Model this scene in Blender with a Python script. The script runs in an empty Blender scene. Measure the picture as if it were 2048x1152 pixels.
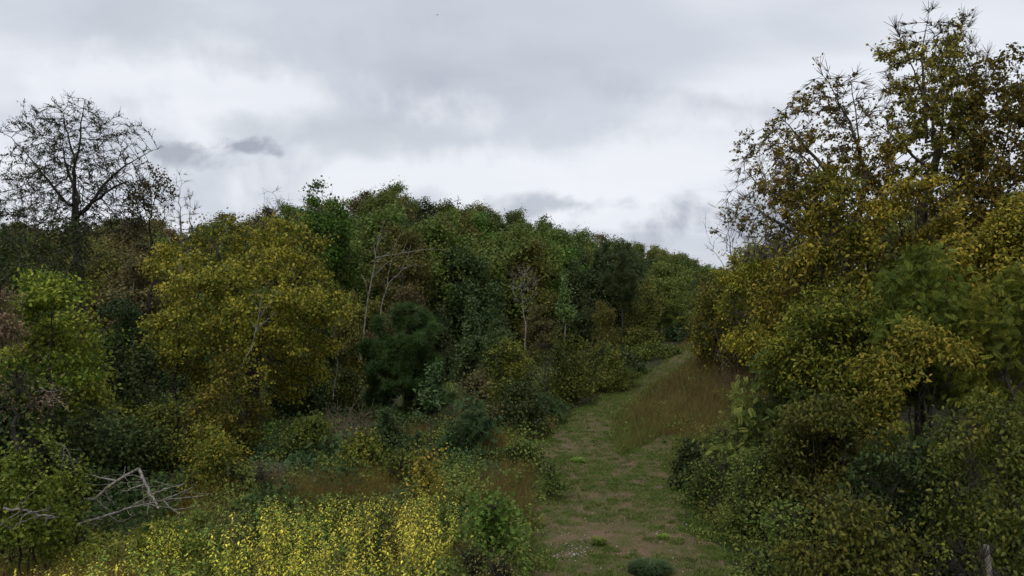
import bpy, math, random, time
import numpy as np
from mathutils import Vector
T0 = time.time()
rng = np.random.default_rng(7)
random.seed(7)
R = math.radians
S = bpy.context.scene
C = S.collection

# ------------------------------------------------------------------ camera, world, sun, exposure
CAMZ = 7.0
F = 1384.0                       # focal length in pixels of a 2048 wide picture
cam = bpy.data.cameras.new('camera')
cam.sensor_width = 36; cam.lens = 36 * F / 2048
cam.clip_end = 6000; cam.clip_start = 0.1
camo = bpy.data.objects.new('camera', cam); C.objects.link(camo)
camo.location = (0, 0, CAMZ); camo.rotation_euler = (R(90), 0, 0)
S.camera = camo

S.view_settings.view_transform = 'Standard'
S.view_settings.look = 'None'
S.view_settings.gamma = 1
S.view_settings.use_curve_mapping = False
S.view_settings.exposure = 0.0
S.render.engine = 'CYCLES'
S.cycles.max_bounces = 5
S.cycles.diffuse_bounces = 4
S.cycles.glossy_bounces = 1
S.cycles.transmission_bounces = 3
S.cycles.use_denoising = True
S.cycles.sample_clamp_indirect = 4

SUN_EL, SUN_AZ = 50, 200          # azimuth clockwise from +Y: behind and slightly left of the camera
def build_world():
    w = bpy.data.worlds.new('World'); S.world = w; w.use_nodes = True
    nt = w.node_tree; N = nt.nodes; L = nt.links
    for n in list(N): N.remove(n)
    out = N.new('ShaderNodeOutputWorld'); bg = N.new('ShaderNodeBackground')
    bg.inputs['Strength'].default_value = 0.1
    L.new(bg.outputs[0], out.inputs[0])
    sky = N.new('ShaderNodeTexSky'); sky.sky_type = 'NISHITA'; sky.sun_disc = False
    sky.sun_elevation = R(SUN_EL); sky.sun_rotation = R(SUN_AZ)
    tc = N.new('ShaderNodeTexCoord')
    sep = N.new('ShaderNodeSeparateXYZ'); L.new(tc.outputs['Generated'], sep.inputs[0])
    def math_(op, a, b=None, c=None, clamp=False):
        m = N.new('ShaderNodeMath'); m.operation = op; m.use_clamp = clamp
        for i, v in enumerate((a, b, c)):
            if v is None: continue
            if isinstance(v, (int, float)): m.inputs[i].default_value = v
            else: L.new(v, m.inputs[i])
        return m.outputs[0]
    def ramp(fac, pts):
        r = N.new('ShaderNodeValToRGB'); L.new(fac, r.inputs[0])
        e = r.color_ramp.elements
        while len(e) < len(pts): e.new(0.5)
        for k, (p, c) in enumerate(pts):
            e[k].position = p; e[k].color = (c, c, c, 1) if isinstance(c, (int, float)) else (*c, 1)
        r.color_ramp.interpolation = 'EASE'
        return r.outputs[0]
    zz = math_('ADD', math_('MAXIMUM', sep.outputs['Z'], 0.0), 0.16)
    u = math_('DIVIDE', sep.outputs['X'], zz); v = math_('DIVIDE', sep.outputs['Y'], zz)
    comb = N.new('ShaderNodeCombineXYZ'); L.new(u, comb.inputs[0]); L.new(v, comb.inputs[1])
    def noise(vec, scale, detail=5, rough=0.5, dist=0.0, sx=1, sy=1, off=0):
        mp = N.new('ShaderNodeMapping'); L.new(vec, mp.inputs[0])
        mp.inputs['Scale'].default_value = (sx, sy, 1); mp.inputs['Location'].default_value = (off, off * .7, off)
        mp.inputs['Rotation'].default_value = (0, 0, R(12))
        n = N.new('ShaderNodeTexNoise'); L.new(mp.outputs[0], n.inputs['Vector'])
        n.inputs['Scale'].default_value = scale; n.inputs['Detail'].default_value = detail
        n.inputs['Roughness'].default_value = rough; n.inputs['Distortion'].default_value = dist
        return n.outputs[0]
    n1 = noise(comb.outputs[0], 0.55, 3, .45, .3, 0.9, 1.0, 3.1)
    n2 = noise(comb.outputs[0], 1.5, 5, .5, .2, 0.5, 1.0, 8.4)
    f = math_('ADD', math_('MULTIPLY', n1, .62), math_('MULTIPLY', n2, .38))
    base = ramp(f, [(0.34, (.47, .505, .58)), (0.47, (.63, .665, .74)), (0.60, (.83, .86, .92))])
    # darker scud and a bank low on the right, bright streaks: each sits round a direction of its own
    def blob(px, py, sx, sy, nscale, lo, hi, off, tilt=0.0):
        d = Vector(((px - 1024) / F, 1, (576 - py) / F)).normalized()
        sub = N.new('ShaderNodeVectorMath'); sub.operation = 'SUBTRACT'
        L.new(tc.outputs['Generated'], sub.inputs[0]); sub.inputs[1].default_value = d
        mp = N.new('ShaderNodeMapping'); L.new(sub.outputs[0], mp.inputs[0])
        az = math.atan2(d.x, d.y)
        mp.vector_type = 'POINT'
        mp.inputs['Rotation'].default_value = (0, tilt, az)
        mp2 = N.new('ShaderNodeMapping'); L.new(mp.outputs[0], mp2.inputs[0])
        mp2.inputs['Scale'].default_value = (F / sx, F / sx * .6, F / sy)
        ln = N.new('ShaderNodeVectorMath'); ln.operation = 'LENGTH'; L.new(mp2.outputs[0], ln.inputs[0])
        nn = noise(tc.outputs['Generated'], nscale, 5, .55, .2, 1, 1, off)
        t = math_('SUBTRACT', math_('ADD', ln.outputs['Value'], math_('MULTIPLY', math_('SUBTRACT', nn, .5), 4.2)), 0)
        return ramp(t, [(lo, 1.0), (hi, 0.0)])
    col = base
    def mix(fac, a, b, k=1.0):
        m = N.new('ShaderNodeMix'); m.data_type = 'RGBA'
        L.new(math_('MULTIPLY', fac, k), m.inputs[0]); L.new(a, m.inputs[6])
        if isinstance(b, tuple): m.inputs[7].default_value = (*b, 1)
        else: L.new(b, m.inputs[7])
        return m.outputs[2]
    bright, dark = (.90, .92, .97), (.40, .435, .51)
    col = mix(blob(560, 195, 560, 70, 5, .1, 1.0, 1.3), col, bright, .75)
    col = mix(blob(60, 195, 300, 50, 6, .1, 1.0, 2.3), col, bright, .8)
    col = mix(blob(900, 360, 620, 90, 5, .2, 1.0, 4.4), col, bright, .8)
    col = mix(blob(1560, 300, 420, 60, 6, .1, 1.0, 9.4), col, (.86, .88, .93), .6)
    col = mix(blob(1480, 215, 420, 55, 5, .0, 1.0, 5.4, -.25), col, dark, .6)
    col = mix(blob(800, 270, 420, 40, 6, .0, 1.0, 7.4), col, (.6, .65, .70), .7)
    col = mix(blob(520, 70, 420, 100, 6, .0, 1.0, 17.4), col, (.50, .55, .61), .45)
    col = mix(blob(455, 118, 90, 30, 12, .0, 1.0, 6.1), col, dark, .25)
    col = mix(blob(385, 302, 95, 36, 15, .1, 1.1, 3.7), col, (.37, .40, .46), .8)
    col = mix(blob(492, 293, 52, 17, 17, .1, 1.0, 6.7), col, (.36, .39, .46), .9)
    col = mix(blob(1300, 452, 250, 62, 9, .0, 1.1, 2.2), col, (.33, .355, .44), .85)
    col = mix(blob(1150, 408, 190, 28, 9, .1, 1.0, 8.2), col, dark, .7)
    # overcast skies are brighter overhead than low down
    zen = math_('ADD', 1.0, math_('MULTIPLY', math_('MAXIMUM', math_('SUBTRACT', sep.outputs['Z'], .42), 0), 1.9))
    sc = N.new('ShaderNodeVectorMath'); sc.operation = 'SCALE'
    L.new(col, sc.inputs[0]); L.new(math_('MULTIPLY', zen, 10.2), sc.inputs['Scale'])
    m = N.new('ShaderNodeMix'); m.data_type = 'RGBA'; m.inputs[0].default_value = .95
    L.new(sky.outputs[0], m.inputs[6]); L.new(sc.outputs[0], m.inputs[7])
    L.new(m.outputs[2], bg.inputs['Color'])
build_world()

sun = bpy.data.lights.new('sun', 'SUN'); sun.energy = 1.4; sun.angle = R(16); sun.color = (1, .96, .9)
suno = bpy.data.objects.new('sun', sun); C.objects.link(suno)
sd = Vector((math.sin(R(SUN_AZ)) * math.cos(R(SUN_EL)), math.cos(R(SUN_AZ)) * math.cos(R(SUN_EL)), math.sin(R(SUN_EL))))
suno.rotation_euler = sd.to_track_quat('Z', 'Y').to_euler()
suno.location = sd * 300

# ------------------------------------------------------------------ terrain
PXK = [-4000, -400, 0, 250, 420, 560, 700, 770, 870, 1000, 1130, 1250, 1350, 1420, 1600, 2100, 5000]
SKY = [470, 450, 440, 432, 436, 408, 388, 362, 388, 402, 436, 470, 498, 526, 538, 545, 550]
RID = [150, 150, 150, 150, 150, 150, 140, 130, 130, 140, 160, 190, 220, 260, 300, 300, 300]
def smooth(t):
    t = np.clip(t, 0, 1); return t * t * (3 - 2 * t)
def ridge(x, y):
    a = np.clip(np.arctan2(x, y), -1.25, 1.25)
    px = 1024 + F * np.tan(a)
    sky = np.interp(px, PXK, SKY); rr = np.interp(px, PXK, RID)
    return px, sky, rr
def ground(x, y):
    x = np.asarray(x, float); y = np.asarray(y, float)
    px, sky, rr = ridge(x, y)
    d = np.hypot(x, y * 1.0)
    d = np.where(y > 0, y, d)
    h = CAMZ + (576 - sky) * rr / F - 12.5
    z = h * smooth((d - 52) / (rr - 52)) * np.where(y > -50, 1, .5)
    z = z - h * .5 * smooth((d - rr - 10) / 150)
    z = z + 2.9 * np.exp(-((x - 20) / 12) ** 2 - ((y - 60) / 17) ** 2)
    z = z + .10 * np.sin(x * .55 + 1.3) * np.cos(y * .43) + .05 * np.sin(x * 1.3 + y * .9)
    z = z - .9 * smooth((-x - 6) / 20) * smooth((y - 22) / 20) * smooth((80 - y) / 30)
    return z
def gz(x, y): return float(ground(x, y))
def pos(px, Y): 
    x = (px - 1024) / F * Y
    return x, Y, gz(x, Y)

# ------------------------------------------------------------------ mesh helpers
def build_mesh(name, V, T, tint=None, mats=(), smooth_=False, midx=None):
    me = bpy.data.meshes.new(name)
    V = np.ascontiguousarray(V, np.float32); T = np.ascontiguousarray(T, np.int32)
    k = T.shape[1]
    me.vertices.add(len(V)); me.vertices.foreach_set('co', V.ravel())
    me.loops.add(T.size); me.loops.foreach_set('vertex_index', T.ravel())
    me.polygons.add(len(T))
    me.polygons.foreach_set('loop_start', np.arange(0, T.size, k, dtype=np.int32))
    if midx is not None: me.polygons.foreach_set('material_index', np.ascontiguousarray(midx, np.int32))
    if smooth_: me.polygons.foreach_set('use_smooth', np.ones(len(T), bool))
    me.update(calc_edges=True)
    if tint is not None:
        a = me.attributes.new('tint', 'FLOAT_VECTOR', 'POINT')
        a.data.foreach_set('vector', np.ascontiguousarray(tint, np.float32).ravel())
    for m in mats: me.materials.append(m)
    return me
def link(name, me, parent=None):
    o = bpy.data.objects.new(name, me); C.objects.link(o)
    if parent is not None: o.parent = parent
    return o
def tag(o, label=None, cat=None, group=None, kind=None):
    if label: o['label'] = label
    if cat: o['category'] = cat
    if group: o['group'] = group
    if kind: o['kind'] = kind
    return o
def empty(name, loc, rz=0, scale=1):
    o = bpy.data.objects.new(name, None); C.objects.link(o)
    o.location = loc; o.rotation_euler = (0, 0, rz); o.empty_display_size = .2
    o.scale = (scale,) * 3 if isinstance(scale, (int, float)) else scale
    return o
def unit(a): return a / np.maximum(np.linalg.norm(a, axis=-1, keepdims=True), 1e-9)

# leaf shapes: x = along the leaf, y = across, z = normal
def T_diamond(): return (np.array([[0, 0, 0], [.55, .36, .05], [1, 0, -.06], [.5, -.36, .05]]), np.array([[0, 1, 2], [0, 2, 3]]))
def T_leaf(): return (np.array([[0, 0, 0], [.3, .27, .05], [.7, .24, .02], [1, 0, -.12], [.7, -.24, .02], [.3, -.27, .05], [.55, 0, -.03]]),
                      np.array([[0, 1, 6], [1, 2, 6], [2, 3, 6], [3, 4, 6], [4, 5, 6], [5, 0, 6]]))
def T_lance(): return (np.array([[0, 0, 0], [.4, .15, .03], [1, 0, -.22], [.4, -.15, .03]]), np.array([[0, 1, 2], [0, 2, 3]]))
def T_lance2(): return (np.array([[0, 0, 0], [.35, .24, .04], [.75, .17, -.05], [1, 0, -.3], [.75, -.17, -.05], [.35, -.24, .04]]), np.array([[0, 1, 5], [1, 2, 5], [2, 4, 5], [2, 3, 4]]))
def T_maple():
    a = [(0, 0), (.25, .38), (.45, .50), (.55, .22), (1, 0), (.55, -.22), (.45, -.50), (.25, -.38)]
    v = np.array([[x, y, .05 * abs(y) * 2 - .08 * x * x] for x, y in a])
    return v, np.array([[0, 1, 3], [1, 2, 3], [0, 3, 5], [3, 4, 5], [0, 5, 7], [5, 6, 7]])
def T_pinnate(n=6):
    V, T = [], []
    for i in range(n):
        x = .18 + .8 * i / (n - 1)
        for s in (1, -1):
            b = len(V); l = .34 * (1 - .35 * abs(i / (n - 1) - .4))
            V += [[x, 0, -.2 * x * x], [x + l * .42, s * l * .38, -.2 * x * x - .02], [x + l * .5, s * l, -.2 * x * x - .1], [x + l * .08, s * l * .55, -.2 * x * x - .02]]
            T += [[b, b + 1, b + 2], [b, b + 2, b + 3]] if s > 0 else [[b, b + 2, b + 1], [b, b + 3, b + 2]]
    b = len(V); V += [[0, .012, 0], [1.0, 0, -.2], [0, -.012, 0]]; T += [[b, b + 1, b + 2]]
    return np.array(V), np.array(T)
def T_needles(n=16, seed=3):
    r = np.random.default_rng(seed); V, T = [], []
    for i in range(n):
        d = unit(r.normal(size=3) * np.array([.75, 1, 1]) + np.array([.75, 0, 0])); w = unit(np.cross(d, r.normal(size=3))) * .034
        b = len(V); V += [list(-w), list(w), list(d * r.uniform(.7, 1))]; T += [[b, b + 1, b + 2]]
    return np.array(V), np.array(T)
def T_spray(n=5, seed=1):   # a small twig end with several leaves
    r = np.random.default_rng(seed); V, T = [], []
    lv, lt = T_diamond()
    for i in range(n):
        a = r.uniform(-1.2, 1.2); o = np.array([.55 * i / n, 0, 0]); s = r.uniform(.38, .55)
        ca, sa = math.cos(a), math.sin(a)
        q = lv * s; q = np.stack([q[:, 0] * ca - q[:, 1] * sa, q[:, 0] * sa + q[:, 1] * ca, q[:, 2] + r.uniform(-.15, .15) * q[:, 0]], 1) + o
        T += (lt + len(V)).tolist(); V += q.tolist()
    return np.array(V), np.array(T)

def scatter(tmpl, P, axis, nrm, size, tint):
    tv, tt = tmpl
    d = unit(axis); n = unit(nrm - (nrm * d).sum(1, keepdims=True) * d); b = np.cross(n, d)
    M = np.stack([d, b, n], 2)                       # columns
    V = np.einsum('nij,kj->nki', M, tv) * size[:, None, None] + P[:, None, :]
    N, K = V.shape[:2]
    T = (tt[None] + (np.arange(N) * K)[:, None, None]).reshape(-1, 3)
    return V.reshape(-1, 3), T, np.repeat(tint, K, axis=0)
def merge(parts):
    V, T, A, o = [], [], [], 0
    for v, t, a in parts:
        V.append(v); T.append(t + o); A.append(a); o += len(v)
    return np.concatenate(V), np.concatenate(T), np.concatenate(A)
def lownoise(P, scale, r):
    s = np.zeros(len(P))
    for k in range(6):
        d = r.normal(size=3) / scale * (1 + .45 * k); s += np.sin(P @ d + r.uniform(0, 6.28)) / (1 + .4 * k)
    return np.clip(.5 + s * .2, 0, 1)

def tubes(A, B, ra, rb, da, db, sides):
    """one open prism per edge"""
    th = np.arange(sides) * 2 * np.pi / sides
    def rings(P, d, r):
        ref = np.tile(np.array([.31, .93, .12]), (len(P), 1)); u = unit(np.cross(d, ref)); w = np.cross(d, u)
        return P[:, None] + r[:, None, None] * (np.cos(th)[None, :, None] * u[:, None] + np.sin(th)[None, :, None] * w[:, None])
    Ra, Rb = rings(A, da, ra), rings(B, db, rb)
    V = np.concatenate([Ra, Rb], 1).reshape(-1, 3); N = len(A)
    i = np.arange(sides); j = (i + 1) % sides
    q = np.concatenate([np.stack([i, j, j + sides], 1), np.stack([i, j + sides, i + sides], 1)])
    T = (q[None] + (np.arange(N) * 2 * sides)[:, None, None]).reshape(-1, 3)
    return V, T, np.zeros((len(V), 3))

def grow(att, start, step, kill, r, up=0.0, maxit=140, wob=.18, lean=(0, 0), limbs=None):
    """space colonisation; start = list of trunk points from the base upward"""
    nodes = [np.array(p, float) for p in start]; par = [-1] + list(range(len(start) - 1))
    for lb in (limbs or []):
        lb = np.array(lb, float); A_ = np.array(nodes); k = int(np.linalg.norm(A_ - lb[0], axis=1).argmin()); q = np.concatenate([A_[k:k + 1], lb])
        seg = np.r_[0, np.cumsum(np.linalg.norm(np.diff(q, axis=0), axis=1))]; m = max(2, int(seg[-1] / step))
        t = np.linspace(0, seg[-1], m + 1)[1:]; pp = np.stack([np.interp(t, seg, q[:, c]) for c in range(3)], 1) + r.normal(size=(m, 3)) * step * .06
        for p_ in pp: nodes.append(p_); par.append(k); k = len(nodes) - 1
    P = np.zeros((9000, 3)); n = len(nodes); P[:n] = nodes
    att = att.copy(); best = np.full(len(att), 1e9); bi = np.zeros(len(att), int)
    lo = max(0, len(start) - 2)
    def upd(a, b):
        nonlocal best, bi
        if b <= a: return
        D = np.linalg.norm(att[:, None] - P[None, a:b], axis=2); m = D.argmin(1); dm = D[np.arange(len(att)), m]
        w = dm < best; best = np.where(w, dm, best); bi = np.where(w, m + a, bi)
    upd(lo, n)
    used = {}
    for it in range(maxit):
        if len(att) == 0: break
        d = unit(att - P[bi]); acc = np.zeros((n, 3)); np.add.at(acc, bi, d)
        ids = np.unique(bi); new = []
        for k in ids:
            if used.get(k, 0) >= 3: continue
            v = acc[k]; L_ = np.linalg.norm(v)
            if L_ < 1e-3: v = r.normal(size=3); L_ = np.linalg.norm(v)
            v = v / L_ + r.normal(size=3) * wob; v[2] += up; v = v / np.linalg.norm(v)
            new.append((k, P[k] + v * step)); used[k] = used.get(k, 0) + 1
        if not new or n + len(new) > 8900: break
        a = n
        for k, p in new:
            P[n] = p; par.append(int(k)); n += 1
        upd(a, n)
        keep = best > kill
        att, best, bi = att[keep], best[keep], bi[keep]
    P = P[:n].copy(); par = np.array(par)
    return P, par
def radii(P, par, rtip, rbase, ex=2.4):
    n = len(P); w = np.zeros(n); nch = np.zeros(n, int)
    for i in range(n - 1, 0, -1):
        if nch[i] == 0: w[i] = 1.0
        w[par[i]] += w[i]; nch[par[i]] += 1
    rad = rtip * np.maximum(w, 1) ** (1 / ex)
    k = rbase / rad[0]
    rad = rad * np.clip((rad / rad[0]), 0, 1) ** .0
    if k != 1: # bend the radius law so that tips keep rtip and the base gets rbase
        e = math.log(rbase / rtip) / max(math.log(max(w[0], 2)), .1); rad = rtip * np.maximum(w, 1) ** e
    return rad, nch, w
def skin(P, par, rad, twig_min=0, thick=.035):
    i = np.arange(1, len(P)); p = par[1:]
    d = unit(P[i] - P[p]); D = np.zeros((len(P), 3)); D[i] = d; D[0] = (0, 0, 1)
    ra = np.minimum(rad[p], rad[i] * 1.5); rb = rad[i]
    main = rad[p] <= rad[i] * 1.5
    da = np.where(main[:, None], unit(D[p] + d), d)
    db = d.copy()
    # end ring bends towards the heaviest child
    ch = np.full(len(P), -1); best = np.zeros(len(P))
    for k in range(1, len(P)):
        if rad[k] > best[par[k]]: best[par[k]] = rad[k]; ch[par[k]] = k
    has = ch[i] > 0; db[has] = unit(d[has] + D[ch[i][has]])
    out = []
    big = rb > thick; mid = (~big) & (rb > twig_min)
    for msk, s in ((big, 7), (mid, 3)):
        if msk.any(): out.append(tubes(P[p][msk], P[i][msk], ra[msk], rb[msk], da[msk], db[msk], s))
    return merge(out)

# ------------------------------------------------------------------ materials
MATS = {}
def leaf_mat(name, cols, trans=.25, rough=.55, hue=.02, val=.25, spec=.12):
    if name in MATS: return MATS[name]
    m = bpy.data.materials.new(name); m.use_nodes = True; nt = m.node_tree; N = nt.nodes; L = nt.links
    for n in list(N): N.remove(n)
    out = N.new('ShaderNodeOutputMaterial'); p = N.new('ShaderNodeBsdfPrincipled'); tr = N.new('ShaderNodeBsdfTranslucent')
    mx = N.new('ShaderNodeMixShader'); mx.inputs[0].default_value = trans
    at = N.new('ShaderNodeAttribute'); at.attribute_name = 'tint'
    sep = N.new('ShaderNodeSeparateXYZ'); L.new(at.outputs['Vector'], sep.inputs[0])
    a = N.new('ShaderNodeMath'); a.operation = 'MULTIPLY'; a.inputs[1].default_value = .68; L.new(sep.outputs[0], a.inputs[0])
    b = N.new('ShaderNodeMath'); b.operation = 'MULTIPLY_ADD'; b.inputs[1].default_value = .32; L.new(sep.outputs[1], b.inputs[0]); L.new(a.outputs[0], b.inputs[2])
    r = N.new('ShaderNodeValToRGB'); L.new(b.outputs[0], r.inputs[0]); e = r.color_ramp.elements
    while len(e) < len(cols): e.new(.5)
    ps = np.linspace(.12, .88, len(cols))
    for k, c in enumerate(cols): e[k].position = float(ps[k]); e[k].color = (*c, 1)
    oi = N.new('ShaderNodeObjectInfo'); h = N.new('ShaderNodeHueSaturation'); L.new(r.outputs[0], h.inputs['Color'])
    q = N.new('ShaderNodeMapRange'); L.new(oi.outputs['Random'], q.inputs[0]); q.inputs[3].default_value = .5 - hue; q.inputs[4].default_value = .5 + hue
    L.new(q.outputs[0], h.inputs['Hue'])
    ml = N.new('ShaderNodeMath'); ml.operation = 'MULTIPLY'; ml.inputs[1].default_value = 7.31; L.new(oi.outputs['Random'], ml.inputs[0])
    fr = N.new('ShaderNodeMath'); fr.operation = 'FRACT'; L.new(ml.outputs[0], fr.inputs[0])
    q2 = N.new('ShaderNodeMapRange'); L.new(fr.outputs[0], q2.inputs[0]); q2.inputs[3].default_value = 1 - val; q2.inputs[4].default_value = 1 + val
    L.new(q2.outputs[0], h.inputs['Value'])
    L.new(h.outputs[0], p.inputs['Base Color']); L.new(h.outputs[0], tr.inputs['Color'])
    p.inputs['Roughness'].default_value = rough; p.inputs['Specular IOR Level'].default_value = spec
    L.new(p.outputs[0], mx.inputs[1]); L.new(tr.outputs[0], mx.inputs[2]); L.new(mx.outputs[0], out.inputs[0])
    MATS[name] = m; return m
def bark_mat(name, c1, c2, scale=6):
    if name in MATS: return MATS[name]
    m = bpy.data.materials.new(name); m.use_nodes = True; nt = m.node_tree; N = nt.nodes; L = nt.links
    p = N['Principled BSDF']; tc = N.new('ShaderNodeTexCoord'); mp = N.new('ShaderNodeMapping'); mp.inputs['Scale'].default_value = (1, 1, .3)
    L.new(tc.outputs['Object'], mp.inputs[0]); n = N.new('ShaderNodeTexNoise'); n.inputs['Scale'].default_value = scale; n.inputs['Detail'].default_value = 6
    L.new(mp.outputs[0], n.inputs['Vector']); r = N.new('ShaderNodeValToRGB'); L.new(n.outputs[0], r.inputs[0])
    r.color_ramp.elements[0].position = .35; r.color_ramp.elements[0].color = (*c1, 1); r.color_ramp.elements[1].position = .65; r.color_ramp.elements[1].color = (*c2, 1)
    L.new(r.outputs[0], p.inputs['Base Color']); p.inputs['Roughness'].default_value = .9; p.inputs['Specular IOR Level'].default_value = .15
    bp = N.new('ShaderNodeBump'); bp.inputs['Strength'].default_value = .6; bp.inputs['Distance'].default_value = .03; L.new(n.outputs[0], bp.inputs['Height']); L.new(bp.outputs[0], p.inputs['Normal'])
    MATS[name] = m; return m
PAL = {
 'hill':   [(.034, .052, .010), (.066, .092, .017), (.120, .145, .030)],
 'hilldk': [(.018, .030, .011), (.034, .052, .016), (.060, .076, .024)],
 'hillol': [(.045, .050, .012), (.082, .084, .018), (.150, .135, .030)],
 'hillbr': [(.045, .040, .016), (.085, .070, .026), (.130, .105, .040)],
 'bright': [(.040, .080, .012), (.080, .145, .020), (.135, .215, .035)],
 'yellow': [(.046, .064, .009), (.132, .122, .015), (.330, .262, .034)],
 'olive':  [(.034, .052, .008), (.084, .088, .011), (.200, .168, .022)],
 'olivebr':[(.045, .050, .011), (.100, .090, .014), (.240, .180, .024)],
 'green':  [(.036, .056, .008), (.078, .098, .012), (.180, .186, .024)],
 'lime':   [(.034, .060, .009), (.085, .125, .013), (.300, .320, .034)],
 'shrub':  [(.026, .038, .008), (.056, .068, .011), (.130, .126, .020)],
 'dark':   [(.014, .025, .008), (.029, .046, .013), (.066, .086, .024)],
 'blue':   [(.022, .042, .014), (.042, .072, .024), (.085, .122, .042)],
 'pine':   [(.028, .058, .014), (.050, .100, .024), (.090, .150, .040)],
 'pale':   [(.060, .105, .026), (.105, .165, .042), (.180, .240, .080)],
 'pink':   [(.150, .095, .060), (.240, .150, .095), (.330, .215, .140)],
 'weed':   [(.055, .085, .016), (.230, .245, .028), (.640, .550, .070)],
 'weedgr': [(.050, .100, .018), (.105, .175, .026), (.230, .290, .050)],
 'low':    [(.036, .062, .013), (.078, .110, .022), (.170, .180, .038)],
 'lowbl':  [(.026, .050, .018), (.052, .084, .030), (.098, .135, .050)],
 'grass':  [(.050, .075, .014), (.082, .118, .022), (.135, .165, .036)],
 'dry':    [(.050, .046, .013), (.100, .078, .023), (.168, .126, .042)],
 'rust':   [(.050, .052, .013), (.120, .090, .022), (.210, .140, .034)],
 'straw':  [(.200, .160, .080), (.300, .230, .120), (.380, .300, .170)],
}
GAIN = {'weed': 1.25, 'weedgr': 1.15, 'straw': 1, 'pink': .8, 'pale': .9, 'bright': .75, 'lime': .85, 'hill': 1.3, 'hillol': 1.25, 'hilldk': 1.2, 'hillbr': 1.1, 'rust': 1.55, 'pine': .85, 'green': 1.3, 'shrub': 1.2, 'olive': 1.12, 'olivebr': 1.2, 'dark': 1.05, 'low': 1.15, 'yellow': 1.15, 'grass': 1.2, 'dry': 1.15, 'blue': 1.15, 'lowbl': 1.0}
def LM(k): return leaf_mat(k + '_leaf', [tuple(v * GAIN.get(k, 1.38) * 1.17 for v in c) for c in PAL[k]], trans=.32)
BARK = bark_mat('grey_brown_bark', (.045, .036, .028), (.11, .095, .075))
DARKB = bark_mat('dark_bark', (.018, .015, .012), (.050, .043, .035))
PALEB = bark_mat('pale_bark', (.09, .08, .065), (.26, .235, .20), 9)
DEADB = bark_mat('bleached_dead_wood', (.07, .06, .05), (.27, .24, .205), 20)
BRUSH = bark_mat('brown_dead_twigs', (.08, .055, .042), (.20, .145, .115), 9)

# ------------------------------------------------------------------ tree builder
def crown_points(n, R_, zb, zt, prof, r, lobes=10, lobe_size=.42, centre=(0, 0), uni=.5, rag=1.0):
    """points inside an irregular crown made of lobes"""
    H = zt - zb
    def rad(h):
        h = np.clip(h, 0, 1)
        if prof == 'round': return np.sqrt(np.clip(1 - (2 * h - 1) ** 2, 0, 1))
        if prof == 'dome': return np.clip(1 - h ** 2.2, 0, 1) ** .5 * (.72 + .28 * np.clip(h * 4, 0, 1))
        if prof == 'cone': return (1 - h) ** .8 * np.clip(h * 6 + .35, 0, 1)
        if prof == 'vase': return np.clip(h * 1.5 + .12, 0, 1) * np.clip(1 - (np.clip(h - .42, 0, 1) / .58) ** 2.2, 0, 1) ** .5
        if prof == 'egg': return np.clip(np.sin(np.pi * np.clip(h, 0, 1) ** .75), 0, 1) ** .7
    pts = []
    c = []
    while len(c) < lobes:
        h = r.uniform(.06, .9); a = r.uniform(0, 6.283); q = rad(h) * R_ * (1 - lobe_size * .7) * math.sqrt(r.uniform(.15, 1))
        c.append((q * math.cos(a), q * math.sin(a), zb + h * H))
    c.append((0, 0, zb + H * (1 - lobe_size * .55)))
    c = np.array(c)
    ls = R_ * lobe_size * r.uniform(.75, 1.2, len(c))
    out = np.zeros((0, 3))
    while len(out) < n:
        k = r.integers(0, len(c), n); v = unit(r.normal(size=(n, 3))) * (r.uniform(0, 1, (n, 1)) ** .4)
        p = c[k] + v * ls[k][:, None] * np.array([1, 1, .85])
        h = (p[:, 2] - zb) / H; q = np.hypot(p[:, 0], p[:, 1])
        ok = (h > 0) & (h < 1) & (q < rad(h) * R_ * 1.08 + .05)
        out = np.concatenate([out, p[ok]])
    m = int(n * uni)
    if m:
        ph = r.uniform(0, 6.28, 4); u = []
        while len(u) < m:
            h = r.uniform(0, 1); a = r.uniform(0, 6.283)
            k = .84 + rag * (.10 * math.sin(2 * a + ph[0] + 5 * h) + .08 * math.sin(5 * a + ph[1] - 9 * h) + .06 * math.sin(9 * a + ph[2] + 17 * h))
            q = float(rad(h)) * R_ * k * r.uniform(.05, 1) ** .45
            if r.random() < float(rad(h)) ** 1.3 + .05: u.append((q * math.cos(a), q * math.sin(a), zb + h * H * (.95 + .05 * math.sin(3 * a + ph[3]))))
        out[:m] = np.array(u)
    return out[:n] + np.array([centre[0], centre[1], 0])

def leaves_on(P, sel, n, spread, size, tmpl, r, ctr, up=.5, outw=.6, rnd=.7, droop=.35, flat=1.0, gap=0, gscale=1.5, tscale=2.0, par=None):
    idx = r.choice(sel, n)
    base = P[idx].copy()
    if par is not None:
        q = np.maximum(par[idx], 0); t = r.uniform(0, .9, (n, 1)); base = base * (1 - t) + P[q] * t
    off = r.normal(size=(n, 3)) * spread * np.array([1, 1, .75 * flat])
    Q = base + off
    if gap:
        w = lownoise(Q, gscale, r); k = w > gap; Q, off = Q[k], off[k]; idx = idx[k]; n = len(Q)
    o = unit((Q - ctr) * np.array([1, 1, .7]))
    nrm = o * outw + np.array([0, 0, up]) + r.normal(size=(n, 3)) * rnd
    ax = r.normal(size=(n, 3)) + o * .5; ax[:, 2] -= droop * 2
    tint = np.stack([r.uniform(0, 1, n), lownoise(Q, tscale, r), r.uniform(0, 1, n)], 1)
    return scatter(tmpl, Q, ax, nrm, size * r.uniform(.65, 1.25, n), tint)

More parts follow.
